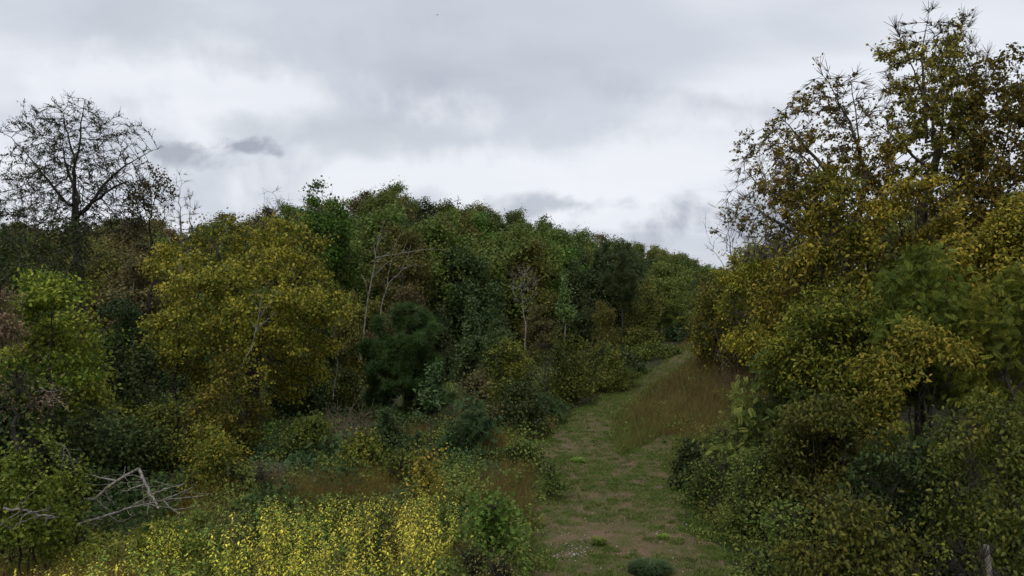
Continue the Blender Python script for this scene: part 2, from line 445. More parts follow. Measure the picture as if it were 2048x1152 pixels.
def make_tree(seed, height, R_, zb, prof='round', natt=500, step=.4, kill=.6, nleaf=8000, lsize=.2, spread=.3, tmpl=None,
              rbase=.18, rtip=.012, lobes=10, lobe_size=.42, leafr=4, gap=0, up=.0, droop=.35, lean=(0, 0), trunks=1, wob=.18, top_gap=None,
              twig_min=0, rnd=.7, twigs=0, thick=.035, forkz=None, tscale=2.0, uni=.5, rag=1.0, limbs=None):
    """returns (trunk mesh data, crown mesh data) with the base at the origin"""
    r = np.random.default_rng(seed)
    att = crown_points(natt, R_, zb, height, prof, r, lobes, lobe_size, lean, uni, rag)
    tz = forkz if forkz is not None else max(zb + .12 * (height - zb), .3)
    parts, cr = [], []
    for t in range(trunks):
        if trunks > 1:
            ang = 6.283 * t / trunks + r.uniform(-.4, .4); off = np.array([math.cos(ang), math.sin(ang)]) * R_ * .12
            proj = att[:, 0] * math.cos(ang) + att[:, 1] * math.sin(ang)
            k = np.zeros(len(att), bool); angs = np.arctan2(att[:, 1], att[:, 0]); da = (angs - ang + math.pi) % (2 * math.pi) - math.pi
            k = np.abs(da) < math.pi / trunks * 1.15
            A = att[k]
        else: off = np.zeros(2); A = att
        if len(A) < 10: continue
        ns = max(2, int(tz / step)); st = []
        bx, by = r.normal(0, .06 * step, 2)
        for i in range(ns + 1):
            f = i / ns
            st.append((off[0] * (.4 + f) + lean[0] * f * f * .5 + bx * math.sin(f * 4) * 3, off[1] * (.4 + f) + lean[1] * f * f * .5 + by * math.sin(f * 3 + 1) * 3, tz * f - (.15 if i == 0 else 0)))
        P, par = grow(A, st, step, kill, r, up, wob=wob, limbs=limbs)
        rad, nch, w = radii(P, par, rtip, rbase / math.sqrt(trunks))
        rad = rad * (1 - .5 * np.clip(P[:, 2] / height, 0, 1)); rad[0] *= 1.25
        rad = np.maximum(rad, rtip * .7)
        sk = skin(P, par, rad, twig_min, thick)
        if twigs:   # fine twigs beyond the last nodes
            tips = np.where(w <= 2.5)[0]; tips = tips[tips > ns]
            if len(tips):
                k = r.choice(tips, twigs); d0 = unit(P[k] - P[par[k]]); d = unit(d0 + r.normal(size=(twigs, 3)) * .38 + np.array([0, 0, .12]))
                e = P[k] + d * r.uniform(.5, 1.3, (twigs, 1)) * step * 1.3
                rr = np.full(twigs, rtip * .9); sk = merge([sk, tubes(P[k], e, rr, rr * .4, d, d, 3)])
                P2 = np.concatenate([P, e]); sel2 = np.arange(len(P), len(P2)); par2 = np.concatenate([par, k])
            else: P2, sel2, par2 = P, None, par
        else: P2, sel2, par2 = P, None, par
        parts.append(sk)
        sel = np.where(w <= leafr)[0]; sel = sel[sel > ns]
        if len(sel) == 0: sel = np.arange(len(P))
        if sel2 is not None: sel = np.concatenate([sel, sel2, sel2])
        if nleaf:
            cr.append(leaves_on(P2, sel, nleaf // trunks, spread, lsize, tmpl or T_diamond(), r, np.array([lean[0], lean[1], zb + (height - zb) * .4]), gap=gap, droop=droop, rnd=rnd, tscale=tscale, par=par2))
    return merge(parts), (merge(cr) if cr else None)

COUNT = {}
def place_tree(name, label, cat, px, Y, top, halfw, leafmat, bark=BARK, bottom=None, group=None, rz=None, seed=None, wood='trunk', foliage='crown', dy=0, **kw):
    """px, top, halfw, bottom are read off the photograph at distance Y and turned into metres"""
    x, y, z0 = pos(px, Y)
    ztop = CAMZ + (576 - top) * Y / F
    H = max(ztop - z0, .5); R_ = halfw * Y / F
    zb = .25 * H if bottom is None else max(CAMZ + (576 - bottom) * Y / F - z0, .02)
    global SEED; SEED += 1
    if 'limbs' in kw:   # pixel polylines become limbs at the tree's own distance, fanned out in depth
        kw['limbs'] = [[((q[0] - px) * Y / F, (dep * Y / F) * (k + 1) / len(lb), CAMZ + (576 - q[1]) * Y / F - z0) for k, q in enumerate(lb)] for dep, lb in kw['limbs']]
    t, c = make_tree(seed or SEED, H, R_, zb, **kw)
    o = empty(name, (x, y, z0), 0); tag(o, label, cat, group)
    link(wood, build_mesh(name + '_' + wood, *t, mats=(bark,), smooth_=True), o)
    if c is not None: link(foliage, build_mesh(name + '_' + foliage, *c, mats=(leafmat,)), o)
    return o
SEED = 100
NTRI = 0

# ================================================================== THE SETTING
def ground_material():
    m = bpy.data.materials.new('forest_floor'); m.use_nodes = True; nt = m.node_tree; N = nt.nodes; L = nt.links
    p = N['Principled BSDF']; tc = N.new('ShaderNodeTexCoord')
    def nz(s, d=6, o=0):
        mp = N.new('ShaderNodeMapping'); mp.inputs['Location'].default_value = (o, o, 0); L.new(tc.outputs['Object'], mp.inputs[0])
        n = N.new('ShaderNodeTexNoise'); n.inputs['Scale'].default_value = s; n.inputs['Detail'].default_value = d; L.new(mp.outputs[0], n.inputs['Vector']); return n.outputs[0]
    a = N.new('ShaderNodeValToRGB'); L.new(nz(.5), a.inputs[0]); e = a.color_ramp.elements
    e[0].position = .4; e[0].color = (.050, .042, .024, 1); e[1].position = .6; e[1].color = (.048, .062, .020, 1)
    b = N.new('ShaderNodeValToRGB'); L.new(nz(14, 8, 3), b.inputs[0]); e = b.color_ramp.elements
    e[0].position = .35; e[0].color = (.35, .35, .35, 1); e[1].position = .7; e[1].color = (1, 1, 1, 1)
    mx = N.new('ShaderNodeMix'); mx.data_type = 'RGBA'; mx.blend_type = 'MULTIPLY'; mx.inputs[0].default_value = 1
    L.new(a.outputs[0], mx.inputs[6]); L.new(b.outputs[0], mx.inputs[7]); L.new(mx.outputs[2], p.inputs['Base Color'])
    p.inputs['Roughness'].default_value = 1; p.inputs['Specular IOR Level'].default_value = .1
    bp = N.new('ShaderNodeBump'); bp.inputs['Distance'].default_value = .06; L.new(nz(9, 8, 5), bp.inputs['Height']); L.new(bp.outputs[0], p.inputs['Normal'])
    return m
def path_material():
    m = bpy.data.materials.new('grassy_dirt_path'); m.use_nodes = True; nt = m.node_tree; N = nt.nodes; L = nt.links
    p = N['Principled BSDF']; tc = N.new('ShaderNodeTexCoord')
    def nz(s, d=6, o=0, rg=.55):
        mp = N.new('ShaderNodeMapping'); mp.inputs['Location'].default_value = (o, o, 0); L.new(tc.outputs['Object'], mp.inputs[0])
        n = N.new('ShaderNodeTexNoise'); n.inputs['Scale'].default_value = s; n.inputs['Detail'].default_value = d; n.inputs['Roughness'].default_value = rg; L.new(mp.outputs[0], n.inputs['Vector']); return n.outputs[0]
    a = N.new('ShaderNodeValToRGB'); L.new(nz(1.1, 6, 0, .62), a.inputs[0]); e = a.color_ramp.elements
    e[0].position = .40; e[0].color = (.165, .118, .078, 1); e[1].position = .64; e[1].color = (.088, .096, .034, 1)
    x = e.new(.52); x.color = (.125, .105, .052, 1)
    b = N.new('ShaderNodeValToRGB'); L.new(nz(22, 8, 3, .7), b.inputs[0]); e = b.color_ramp.elements
    e[0].position = .33; e[0].color = (.35, .33, .30, 1); e[1].position = .7; e[1].color = (1.25, 1.2, 1.15, 1)
    mx = N.new('ShaderNodeMix'); mx.data_type = 'RGBA'; mx.blend_type = 'MULTIPLY'; mx.inputs[0].default_value = 1
    L.new(a.outputs[0], mx.inputs[6]); L.new(b.outputs[0], mx.inputs[7]); L.new(mx.outputs[2], p.inputs['Base Color'])
    p.inputs['Roughness'].default_value = 1; p.inputs['Specular IOR Level'].default_value = .1
    bp = N.new('ShaderNodeBump'); bp.inputs['Distance'].default_value = .05; L.new(nz(18, 8, 5), bp.inputs['Height']); L.new(bp.outputs[0], p.inputs['Normal'])
    return m
def axis_grid(lo, hi, a, b, fine, coarse):
    pts = list(np.arange(a, b, fine)); q = a
    st = fine
    while q > lo: st *= 1.22; q -= min(st, coarse); pts.insert(0, q)
    q = pts[-1]; st = fine
    while q < hi: st *= 1.22; q += min(st, coarse); pts.append(q)
    return np.array(pts)
gx = axis_grid(-2500, 2500, -34, 36, .6, 200); gy = axis_grid(-1200, 4000, 4, 70, .6, 200)
X, Y_ = np.meshgrid(gx, gy)
Z = ground(X, Y_)
V = np.stack([X, Y_, Z], 2).reshape(-1, 3); nx = len(gx); ny = len(gy)
i, j = np.meshgrid(np.arange(nx - 1), np.arange(ny - 1)); q = (j * nx + i).ravel()
G = link('ground', build_mesh('ground', V, np.stack([q, q + 1, q + nx + 1, q + nx], 1), mats=(ground_material(),), smooth_=True)); tag(G, kind='structure')

# the track: a broad near stretch that splits into a left strip and a right branch
CL = np.array([(3.1, 6), (3.1, 13), (3.0, 18), (2.9, 24), (2.8, 30), (3.9, 36), (7.3, 44), (12.9, 53), (18.2, 60)])
CW = np.array([2.6, 2.6, 2.45, 2.0, 1.6, 1.15, .85, .8, .6])
CB = np.array([(4.0, 22), (4.6, 26), (5.9, 29.5), (7.2, 32)])
BW = np.array([1.5, 1.2, .8, .4])
def dist_line(x, y, Ln, W):
    best = np.full(np.shape(x), 1e9)
    for a, b, wa, wb in zip(Ln[:-1], Ln[1:], W[:-1], W[1:]):
        d = b - a; t = np.clip(((x - a[0]) * d[0] + (y - a[1]) * d[1]) / (d @ d), 0, 1)
        w = wa + (wb - wa) * t
        best = np.minimum(best, np.hypot(x - a[0] - t * d[0], y - a[1] - t * d[1]) / w)
    return best
def on_path(x, y): return np.minimum(dist_line(x, y, CL, CW), dist_line(x, y, CB, BW))
px_ = np.arange(-3, 20, .2); py_ = np.arange(5, 61, .25)
X, Y_ = np.meshgrid(px_, py_); D = on_path(X, Y_) + .16 * np.sin(X * 2.3 + Y_ * .7) + .13 * np.sin(Y_ * 1.9 - X)
Z = ground(X, Y_) + .035 * np.clip((1.12 - D) * 5, -1, 1)
V = np.stack([X, Y_, Z], 2).reshape(-1, 3); nx = len(px_); ny = len(py_)
i, j = np.meshgrid(np.arange(nx - 1), np.arange(ny - 1)); q = (j * nx + i).ravel()
Fq = np.stack([q, q + 1, q + nx + 1, q + nx], 1); ok = D.reshape(-1)[Fq].min(1) < 1.15; Fq = Fq[ok]
use = np.unique(Fq); mp_ = np.full(len(V), -1); mp_[use] = np.arange(len(use))
P_ = link('path', build_mesh('path', V[use], mp_[Fq], mats=(path_material(),), smooth_=True)); tag(P_, kind='structure')

# ------------------------------------------------------------------ grasses and low plants
def blades(xy, h, w, r, lean=.35, droop=0):
    n = len(xy); z = ground(xy[:, 0], xy[:, 1]) - .02
    a = r.uniform(0, 6.283, n); s = np.stack([np.cos(a), np.sin(a), np.zeros(n)], 1) * (w / 2)[:, None]
    ln = r.normal(size=(n, 2)) * lean
    B = np.stack([xy[:, 0], xy[:, 1], z], 1); top = B + np.stack([ln[:, 0] * h, ln[:, 1] * h, h], 1)
    V = np.stack([B - s, B + s, top], 1).reshape(-1, 3); T = np.arange(n * 3).reshape(-1, 3)
    tint = np.stack([r.uniform(0, 1, n), lownoise(B, 2.5, r), r.uniform(0, 1, n)], 1)
    return V, T, np.repeat(tint, 3, 0)
def vis_points(n, pxr, Yr, r, p=1.5):
    """random ground points, denser near the camera"""
    u = r.uniform(0, 1, n); Y = Yr[0] * (Yr[1] / Yr[0]) ** (u ** 1.0); px = r.uniform(pxr[0], pxr[1], n)
    return np.stack([(px - 1024) / F * Y, Y], 1)
def patchy(xy, scale, thr, seed):
    w = lownoise(np.concatenate([xy, np.zeros((len(xy), 1))], 1), scale, np.random.default_rng(seed)); return w > thr
r = np.random.default_rng(21)
# short turf on the track: ragged clumps that leave the dirt bare between
c = vis_points(11000, (950, 1620), (11, 62), r); d = on_path(c[:, 0], c[:, 1]); c3 = np.concatenate([c, c[:, :1] * 0], 1)
w = lownoise(c3, .8, np.random.default_rng(5)) * .35 + lownoise(c3, 1.9, np.random.default_rng(6)) * .25 + lownoise(c3, .35, np.random.default_rng(7)) * .4
k = (d < 1.3) & (w + .55 * smooth((c[:, 1] - 20) / 9) + .22 * smooth(d - .45) + r.uniform(-.2, .2, len(c)) > .52); c, ww = c[k], w[k]
nb = 62; ci = np.repeat(np.arange(len(c)), nb); cr = r.uniform(.07, .30, len(c)) ** 1.0 * (1 + c[:, 1] / 60); ch = r.uniform(.05, .14, len(c))
a = r.uniform(0, 6.28, len(ci)); q = np.sqrt(r.uniform(0, 1, len(ci))) * cr[ci]; xy = c[ci] + np.stack([np.cos(a) * q, np.sin(a) * q], 1)
h = ch[ci] * r.uniform(.5, 1.1, len(ci)) * (1.1 - .6 * q / cr[ci]); V, T, A = blades(xy, h, r.uniform(.014, .030, len(ci)) * (1 + xy[:, 1] / 50), r, .8)
V[:, 2] += .035; A[:, 1] = np.repeat(r.uniform(0, 1, len(c))[ci], 3); A[:, 0] = A[:, 0] * .5 + .5 * np.repeat(r.uniform(0, 1, len(c))[ci], 3); g1 = (V, T, A)
xy = vis_points(90000, (1080, 1480), (34, 62), np.random.default_rng(23)); xy = xy[on_path(xy[:, 0], xy[:, 1]) < 1.3]; rf = np.random.default_rng(24)
xy = xy[rf.uniform(0, 1, len(xy)) < smooth((xy[:, 1] - 32) / 12)]
g1 = merge([g1, blades(xy, rf.uniform(.08, .22, len(xy)), rf.uniform(.02, .05, len(xy)), rf, .6)])
tag(link('short_grass', build_mesh('short_grass', *g1, mats=(LM('grass'),))), 'short ragged green grass in clumps on the dirt track', 'grass', kind='stuff')
# tall dry grass on the slope to the right of the track
def slope_mask(x, y): return (on_path(x, y) > 1.0 + np.random.default_rng(3).uniform(0, 1, np.shape(x)) ** 2 * .7) & (x > np.interp(y, [12, 24, 30, 36, 44, 53, 62], [6.2, 6.0, 3.2, 4.6, 7.4, 12, 16]))
xy = vis_points(230000, (1050, 1720), (20, 66), r); k = slope_mask(xy[:, 0], xy[:, 1]); xy = xy[k]
fade = smooth((xy[:, 1] - 20) / 10) * (.22 + .78 * smooth((on_path(xy[:, 0], xy[:, 1]) - 1) / 2.6)) * (.5 + .7 * lownoise(np.concatenate([xy, xy[:, :1] * 0], 1), 1.3, np.random.default_rng(8)))
h = r.uniform(.25, .95, len(xy)) * (.45 + .55 * fade); g2 = blades(xy, h, r.uniform(.008, .016, len(xy)) * (1 + xy[:, 1] / 60), r, .45)
tag(link('tall_dry_grass', build_mesh('tall_dry_grass', *g2, mats=(LM('dry'),))), 'tall brown dry grass on the slope right of the track', 'grass', kind='stuff')
xy = vis_points(150000, (1040, 1620), (16, 66), r); k = slope_mask(xy[:, 0], xy[:, 1]) & patchy(xy, 2.2, .32, 9) & (r.uniform(0, 1, len(xy)) < 1.15 - smooth((xy[:, 1] - 26) / 14)); xy = xy[k]
h = r.uniform(.2, .6, len(xy)); g2 = blades(xy, h, r.uniform(.015, .035, len(xy)), r, .4)
tag(link('green_slope_grass', build_mesh('green_slope_grass', *g2, mats=(LM('grass'),))), 'green grass growing through the dry grass on the slope', 'grass', kind='stuff')
# dry grass left of the track
def left_mask(x, y): return (on_path(x, y) > 1.05) & (x < np.interp(y, [10, 24, 34, 60], [.8, 1.2, 3, 15]))
xy = vis_points(110000, (560, 1120), (16, 36), r); k = left_mask(xy[:, 0], xy[:, 1]) & patchy(xy, 1.8, .5, 12); xy = xy[k]
g3 = blades(xy, r.uniform(.25, 1.0, len(xy)) * (.4 + .9 * lownoise(np.concatenate([xy, xy[:, :1] * 0], 1), .9, np.random.default_rng(18))), r.uniform(.008, .016, len(xy)), r, .5)
tag(link('brown_meadow_grass', build_mesh('brown_meadow_grass', *g3, mats=(LM('dry'),))), 'brown seeding grass between the yellow weeds and the track', 'grass', kind='stuff')
# rust coloured grass patches
def rust_pts(n):
    out = []
    for (cx, Yc, sx, sy, m) in ((970, 29, 42, 1.4, .14), (640, 21.5, 130, 2.0, .17), (760, 21.5, 70, 1.6, .12), (440, 21.3, 120, 1.8, .1), (150, 13.6, 170, 1.6, .4)):
        k = int(n * m); Y = r.normal(Yc, sy * .6, k); px = r.normal(cx, sx * .55, k); out.append(np.stack([(px - 1024) / F * Y, Y], 1))
    return np.concatenate(out)
xy = rust_pts(60000); xy = xy[patchy(xy, 1.1, .42, 14)]; g4 = blades(xy, r.uniform(.35, 1.25, len(xy)), r.uniform(.008, .018, len(xy)), r, .34)
tag(link('rust_grass', build_mesh('rust_grass', *g4, mats=(LM('rust'),))), 'rust coloured feathery grass behind the yellow weeds', 'grass', kind='stuff')

def low_cover(name, label, palette, n, pxr, Yr, mask, hmax, size, tmpl, seed, scale=1.2, thr=.4):
    r = np.random.default_rng(seed); xy = vis_points(n, pxr, Yr, r); k = mask(xy[:, 0], xy[:, 1]) & patchy(xy, scale, thr, seed + 1); xy = xy[k]; n = len(xy)
    m = lownoise(np.concatenate([xy, np.zeros((n, 1))], 1), .7, np.random.default_rng(seed + 2))
    top = hmax * (.25 + .9 * m); z = ground(xy[:, 0], xy[:, 1]) + top * r.uniform(0, 1, n) ** .6
    P = np.stack([xy[:, 0], xy[:, 1], z], 1); ax = r.normal(size=(n, 3)); ax[:, 2] -= .3; nr = r.normal(size=(n, 3)) * .6 + np.array([0, -.25, 1])
    tint = np.stack([r.uniform(0, 1, n), lownoise(P, 1.5, r), r.uniform(0, 1, n)], 1)
    g = scatter(tmpl, P, ax, nr, size * r.uniform(.6, 1.3, n), tint)
    tag(link(name, build_mesh(name, *g, mats=(LM(palette),))), label, 'undergrowth', kind='stuff')
low_cover('undergrowth', 'low green weeds and vines left of the track', 'low', 90000, (300, 1120), (14, 56), left_mask, 1.0, .11, T_diamond(), 31)
low_cover('undergrowth', 'bluish green low brush at the foot of the dark trees', 'lowbl', 36000, (500, 1000), (20, 34), left_mask, 1.0, .12, T_diamond(), 33, 1.5, .52)
low_cover('undergrowth', 'mixed green weeds growing through the rust coloured grass', 'low', 24000, (380, 960), (18.5, 26), left_mask, 1.1, .10, T_diamond(), 61, .8, .42)
low_cover('undergrowth', 'dark green brush on the shaded forest floor at left', 'dark', 40000, (-150, 760), (17, 42), lambda x, y: x < 0, 1.2, .15, T_diamond(), 35, 1.5, .3)
low_cover('undergrowth', 'low leafy weeds along the right edge of the track', 'low', 60000, (1330, 2150), (10, 34), lambda x, y: (on_path(x, y) > 1.15) & (x > 5), .75, .10, T_diamond(), 37, 1.4, .25)
low_cover('undergrowth', 'green forbs sprinkled through the tall dry grass', 'low', 42000, (1100, 1700), (20, 66), lambda x, y: slope_mask(x, y) & (np.random.default_rng(2).uniform(0, 1, np.shape(x)) < .6), .75, .10, T_diamond(), 43, 1.1, .5)
low_cover('undergrowth', 'ragged fringe of green weeds creeping onto both sides of the track', 'low', 60000, (1000, 1560), (11, 60), lambda x, y: (on_path(x, y) > .86) & (on_path(x, y) < 1.45), .35, .07, T_diamond(), 45, .5, .5)
low_cover('ground_weeds', 'small flat weeds dotted over the worn track', 'grass', 16000, (1000, 1560), (11, 40), lambda x, y: on_path(x, y) < 1.1, .05, .06, T_diamond(), 39, .6, .6)
low_cover('undergrowth', 'weeds growing up through the fallen branches', 'green', 12000, (-40, 430), (15.5, 18.6), lambda x, y: x < 0, 1.1, .09, T_diamond(), 71, .7, .4)
low_cover('dead_leaf_litter', 'scattered dead leaves on the bare dirt of the track', 'straw', 2500, (1000, 1560), (11, 30), lambda x, y: on_path(x, y) < 1.1, .015, .035, T_diamond(), 41, .6, .3)
print('ground', time.time() - T0)

# ================================================================== HILLSIDE TREES (shared meshes)
def proto(seed, H, R_, zb, leafmat, bark, **kw):
    t, c = make_tree(seed, H, R_, zb, **kw)
    return build_mesh('hill_trunk', *t, mats=(bark,), smooth_=True), build_mesh('hill_crown', *c, mats=(leafmat,))
hk = dict(natt=150, step=.7, kill=1.1, rtip=.025, rbase=.15, twig_min=.0, thick=.12, leafr=6)
PROTOS = {}
def P_add(kind, *a, **k): PROTOS.setdefault(kind, []).append(proto(*a, **k))
for s in range(3):
    P_add('mid', 500 + s, 13, 4.7, 1, LM('hill'), BARK, prof=('round', 'egg', 'dome')[s], nleaf=17000, lsize=.31, spread=.6, lobes=15, lobe_size=.36, gap=.3, tmpl=T_diamond(), **hk)
for s in range(2):
    P_add('dark', 520 + s, 12.5, 3.9, .8, LM('hilldk'), DARKB, prof=('egg', 'cone')[s], nleaf=15000, lsize=.29, spread=.5, lobes=14, lobe_size=.34, gap=.28, **hk)
for s in range(2):
    P_add('olive', 530 + s, 12, 4.5, .8, LM('hillol'), BARK, prof=('round', 'dome')[s], nleaf=15000, lsize=.29, spread=.55, lobes=15, lobe_size=.34, gap=.32, **hk)
P_add('brown', 540, 10.5, 3.7, .6, LM('hillbr'), BARK, prof='round', nleaf=10000, lsize=.27, spread=.5, lobes=14, lobe_size=.34, gap=.38, **hk)
P_add('bright', 550, 12, 3.8, .8, LM('bright'), BARK, prof='egg', nleaf=15000, lsize=.29, spread=.5, lobes=14, lobe_size=.34, gap=.3, **hk)
P_add('pine', 560, 14, 2.8, 5, LM('hilldk'), DARKB, prof='egg', nleaf=2600, lsize=.6, spread=.3, lobes=16, lobe_size=.28, gap=.25, tmpl=T_needles(12, 4), **hk)
print('protos', time.time() - T0)
KINDL = {'mid': ('broadleaf_tree', 'mid green round crowned tree in the wood covering the hill'),
         'dark': ('dark_tree', 'dark green dense tree in the wood covering the hill'),
         'olive': ('olive_tree_crown', 'olive green tree turning yellow in the wood covering the hill'),
         'brown': ('brown_leafed_tree', 'brownish thin leaved tree in the wood covering the hill'),
         'bright': ('bright_green_tree', 'fresh light green tree in the wood covering the hill'),
         'pine': ('pine_tree', 'tall pine with open tufted crown in the wood covering the hill')}
KINDL['olive'] = ('broadleaf_tree', KINDL['olive'][1])
def put_proto(kind, v, x, y, H, rz, wid=1.0, label=None, group=None, name=None, Href={'mid': 13, 'dark': 12.5, 'olive': 12, 'brown': 10.5, 'bright': 12, 'pine': 14}):
    nm, lb = KINDL[kind]; s = H / Href[kind]
    o = empty(name or nm, (x, y, gz(x, y) - .1), rz, (s * wid, s * wid, s))
    tag(o, label or lb, 'tree', group if group else (None if label else lb.replace(' tree', ' trees', 1) if False else 'trees of the wood on the hill'))
    tm, cm = PROTOS[kind][v % len(PROTOS[kind])]
    link('trunk', tm, o); link('crown', cm, o)
    return o
hr = random.Random(11)
nh = 0
pts = []
Yr = 66.0
while Yr < 300:
    gap_ = 6.0 + Yr * .012
    xx = -Yr * .80
    while xx < Yr * .5:
        x = xx + hr.uniform(-.35, .35) * gap_; y = Yr + hr.uniform(-.4, .4) * gap_
        px, sky, rr = ridge(x, y); px = float(px); rr = float(rr)
        if -110 < px < 1640 and y < rr + 7 and not (1330 < px and y < 84) and not (px > 1480 and y < 120):
            pts.append((x, y, px, float(sky), rr))
        xx += gap_ * .95
    Yr += gap_ * 1.05
for x, y, px, sky, rr in pts:
    z0 = gz(x, y)
    hmax = CAMZ + (576 - sky) * y / F - z0           # height that reaches the ridge line
    lim = hmax * (1.0 + .0) + hr.uniform(-2.2, .5)
    base = hr.uniform(10, 13.5)
    H = min(base, max(lim, 6.5)) if y < rr - 15 else max(min(lim + hr.uniform(-.5, 1.2), 15.5), 7)
    q = hr.random()
    if px > 1080: kind = 'mid' if q < .30 else 'dark' if q < .80 else 'olive' if q < .86 else 'pine' if q < .96 else 'brown'
    elif px < 700: kind = 'olive' if q < .38 else 'brown' if q < .62 else 'mid' if q < .82 else 'dark'
    else: kind = 'mid' if q < .40 else 'olive' if q < .58 else 'dark' if q < .86 else 'brown' if q < .9 else 'bright' if q < .95 else 'pine'
    where = 'on the skyline' if y > rr - 16 else 'high on the slope' if y > 66 + (rr - 66) * .45 else 'low on the slope'
    zone = ('above the far left thicket' if px < 260 else 'behind the big yellow tree' if px < 560 else 'behind the bright green tree' if px < 720 else 'above the bushy pine' if px < 900
            else 'in the middle of the hill' if px < 1060 else 'above the pale sapling' if px < 1200 else 'above the left verge of the track' if px < 1330 else 'at the low right end of the hill')
    lead = {'mid': 'mid green round tree', 'dark': 'dark dense tree', 'olive': 'olive yellowing tree', 'brown': 'brownish thin leaved tree', 'bright': 'fresh light green tree', 'pine': 'tall open tufted pine'}[kind]
    put_proto(kind, hr.randrange(3), x, y, H, hr.uniform(0, 6.28), hr.uniform(.9, 1.15), label=f'{lead} {where} {zone}', group=f'{lead}s {where} {zone}'); nh += 1
print('hill trees', nh, time.time() - T0)

# ================================================================== TREES ONE CAN SINGLE OUT, mid distance
def mid(kind, v, px, Y, top, wid, label, cat='tree', name=None):
    x, y, z0 = pos(px, Y); H = CAMZ + (576 - top) * Y / F - z0
    return put_proto(kind, v, x, y, H, hr.uniform(0, 6.28), wid, label=label, group='single trees in front of the wooded hill', name=name)
mid('mid', 0, 770, 70, 398, 1.15, 'tall broad green tree reaching the highest point of the skyline')
mid('mid', 1, 860, 66, 425, 1.05, 'round green tree right of the tallest tree on the skyline')
mid('dark', 0, 930, 62, 455, 1.1, 'dark green spreading tree in the middle of the wooded slope')
mid('mid', 2, 1010, 70, 430, 1.1, 'soft green dome shaped tree right of the dark spreading tree')
mid('bright', 0, 1130, 78, 478, 1.0, 'light green tree halfway along the falling skyline')
mid('mid', 0, 1230, 85, 500, 1.1, 'green tree below the falling skyline above the grassy crest')
mid('dark', 1, 1185, 74, 520, 1.1, 'dark tree above the pale leafed sapling')
mid('olive', 0, 1280, 66, 545, .95, 'yellow green tree behind the left edge of the grassy slope')
mid('olive', 1, 1210, 58, 590, .75, 'small yellow green tree above the left edge of the track')
mid('mid', 1, 1350, 66, 570, 1.0, 'dark green tree at the far end of the track')
mid('brown', 0, 1075, 60, 600, .95, 'reddish brown tree in the centre of the view')
mid('dark', 0, 1000, 56, 610, .9, 'dark low tree left of the reddish brown tree')
mid('olive', 1, 1400, 78, 560, .9, 'olive tree beyond the grassy crest next to the bare twigs')
mid('mid', 0, 690, 62, 470, 1.0, 'dull green tree behind the right side of the big yellow tree')
mid('dark', 1, 610, 58, 560, 1.1, 'dark tree behind the big yellow tree')
mid('dark', 0, 240, 50, 560, 1.1, 'dark tree left of the big yellow tree in shade')
mid('brown', 0, 260, 62, 500, 1.1, 'brown leafed tree between the tall sparse tree and the yellow tree')
mid('mid', 2, 90, 60, 520, 1.0, 'green tree behind the tall sparse tree at left')
mid('mid', 1, 470, 56, 520, 1.0, 'green tree hidden mostly behind the big yellow tree')
mid('olive', 0, 730, 52, 575, .9, 'low olive tree under the spreading grey bare tree')
mid('brown', 0, 800, 50, 560, 1.0, 'brown leaved low tree behind the top of the bushy pine')
mid('dark', 1, 880, 51, 585, 1.0, 'dark low tree right behind the bushy pine')
mid('dark', 1, 640, 50, 600, 1.0, 'dark low tree right of the big yellow tree trunk')
mid('dark', 0, 380, 45, 600, 1.1, 'dark tree in deep shade behind the smaller yellow tree')
mid('dark', 1, 140, 40, 600, 1.1, 'dark tree at the foot of the tall sparse tree')
mid('olive', 0, 1570, 56, 450, 1.1, 'olive tree far behind the leaning thin twigged tree')
mid('olive', 0, 1700, 46, 385, 1.3, 'olive tree far behind the yellow orange tree at right')
mid('olive', 1, 1850, 42, 360, 1.2, 'olive tree behind the yellow leaved tree under the tallest one')
mid('olive', 0, 1990, 38, 360, 1.2, 'olive tree behind the golden tree at the right edge')
print('mid', time.time() - T0)

# bright green tree with thin top on the skyline
place_tree('bright_green_tree', 'bright green leafy tree with an open top against the sky', 'tree', 640, 58, 350, 68, LM('bright'), bottom=520, prof='dome', natt=500, step=.45, kill=.6, nleaf=12000, lsize=.24, spread=.30, gap=0.42, lobes=16, lobe_size=.34, rbase=.22, twigs=300)
# big yellow tree
place_tree('yellow_tree', 'large yellow leaved tree with a dark forked trunk left of centre', 'tree', 505, 33, 412, 212, LM('yellow'), DARKB, bottom=835, prof='round', natt=1400, step=.34, kill=.5, nleaf=62000, lsize=0.15, spread=0.2, gap=0.36, lobes=20, lobe_size=0.34, rbase=0.36, rtip=.010, forkz=3.2, leafr=5, twigs=1400, droop=.6, tscale=1.4, limbs=[(-30, [(520, 700), (560, 630), (600, 560), (640, 500), (690, 460)]), (-60, [(512, 700), (505, 620), (470, 540), (440, 470)]), (40, [(515, 690), (540, 600), (550, 500), (545, 440)]), (30, [(508, 720), (440, 660), (380, 620), (330, 590)])], uni=.25)
place_tree('yellow_tree', 'smaller drooping yellow tree leaning at the left flank of the large yellow tree', 'tree', 355, 31, 560, 80, LM('olive'), DARKB, bottom=860, prof='round', natt=500, step=.34, kill=.5, nleaf=15000, lsize=.15, spread=.24, gap=0.42, lobes=14, lobe_size=.32, rbase=.12, droop=.6)
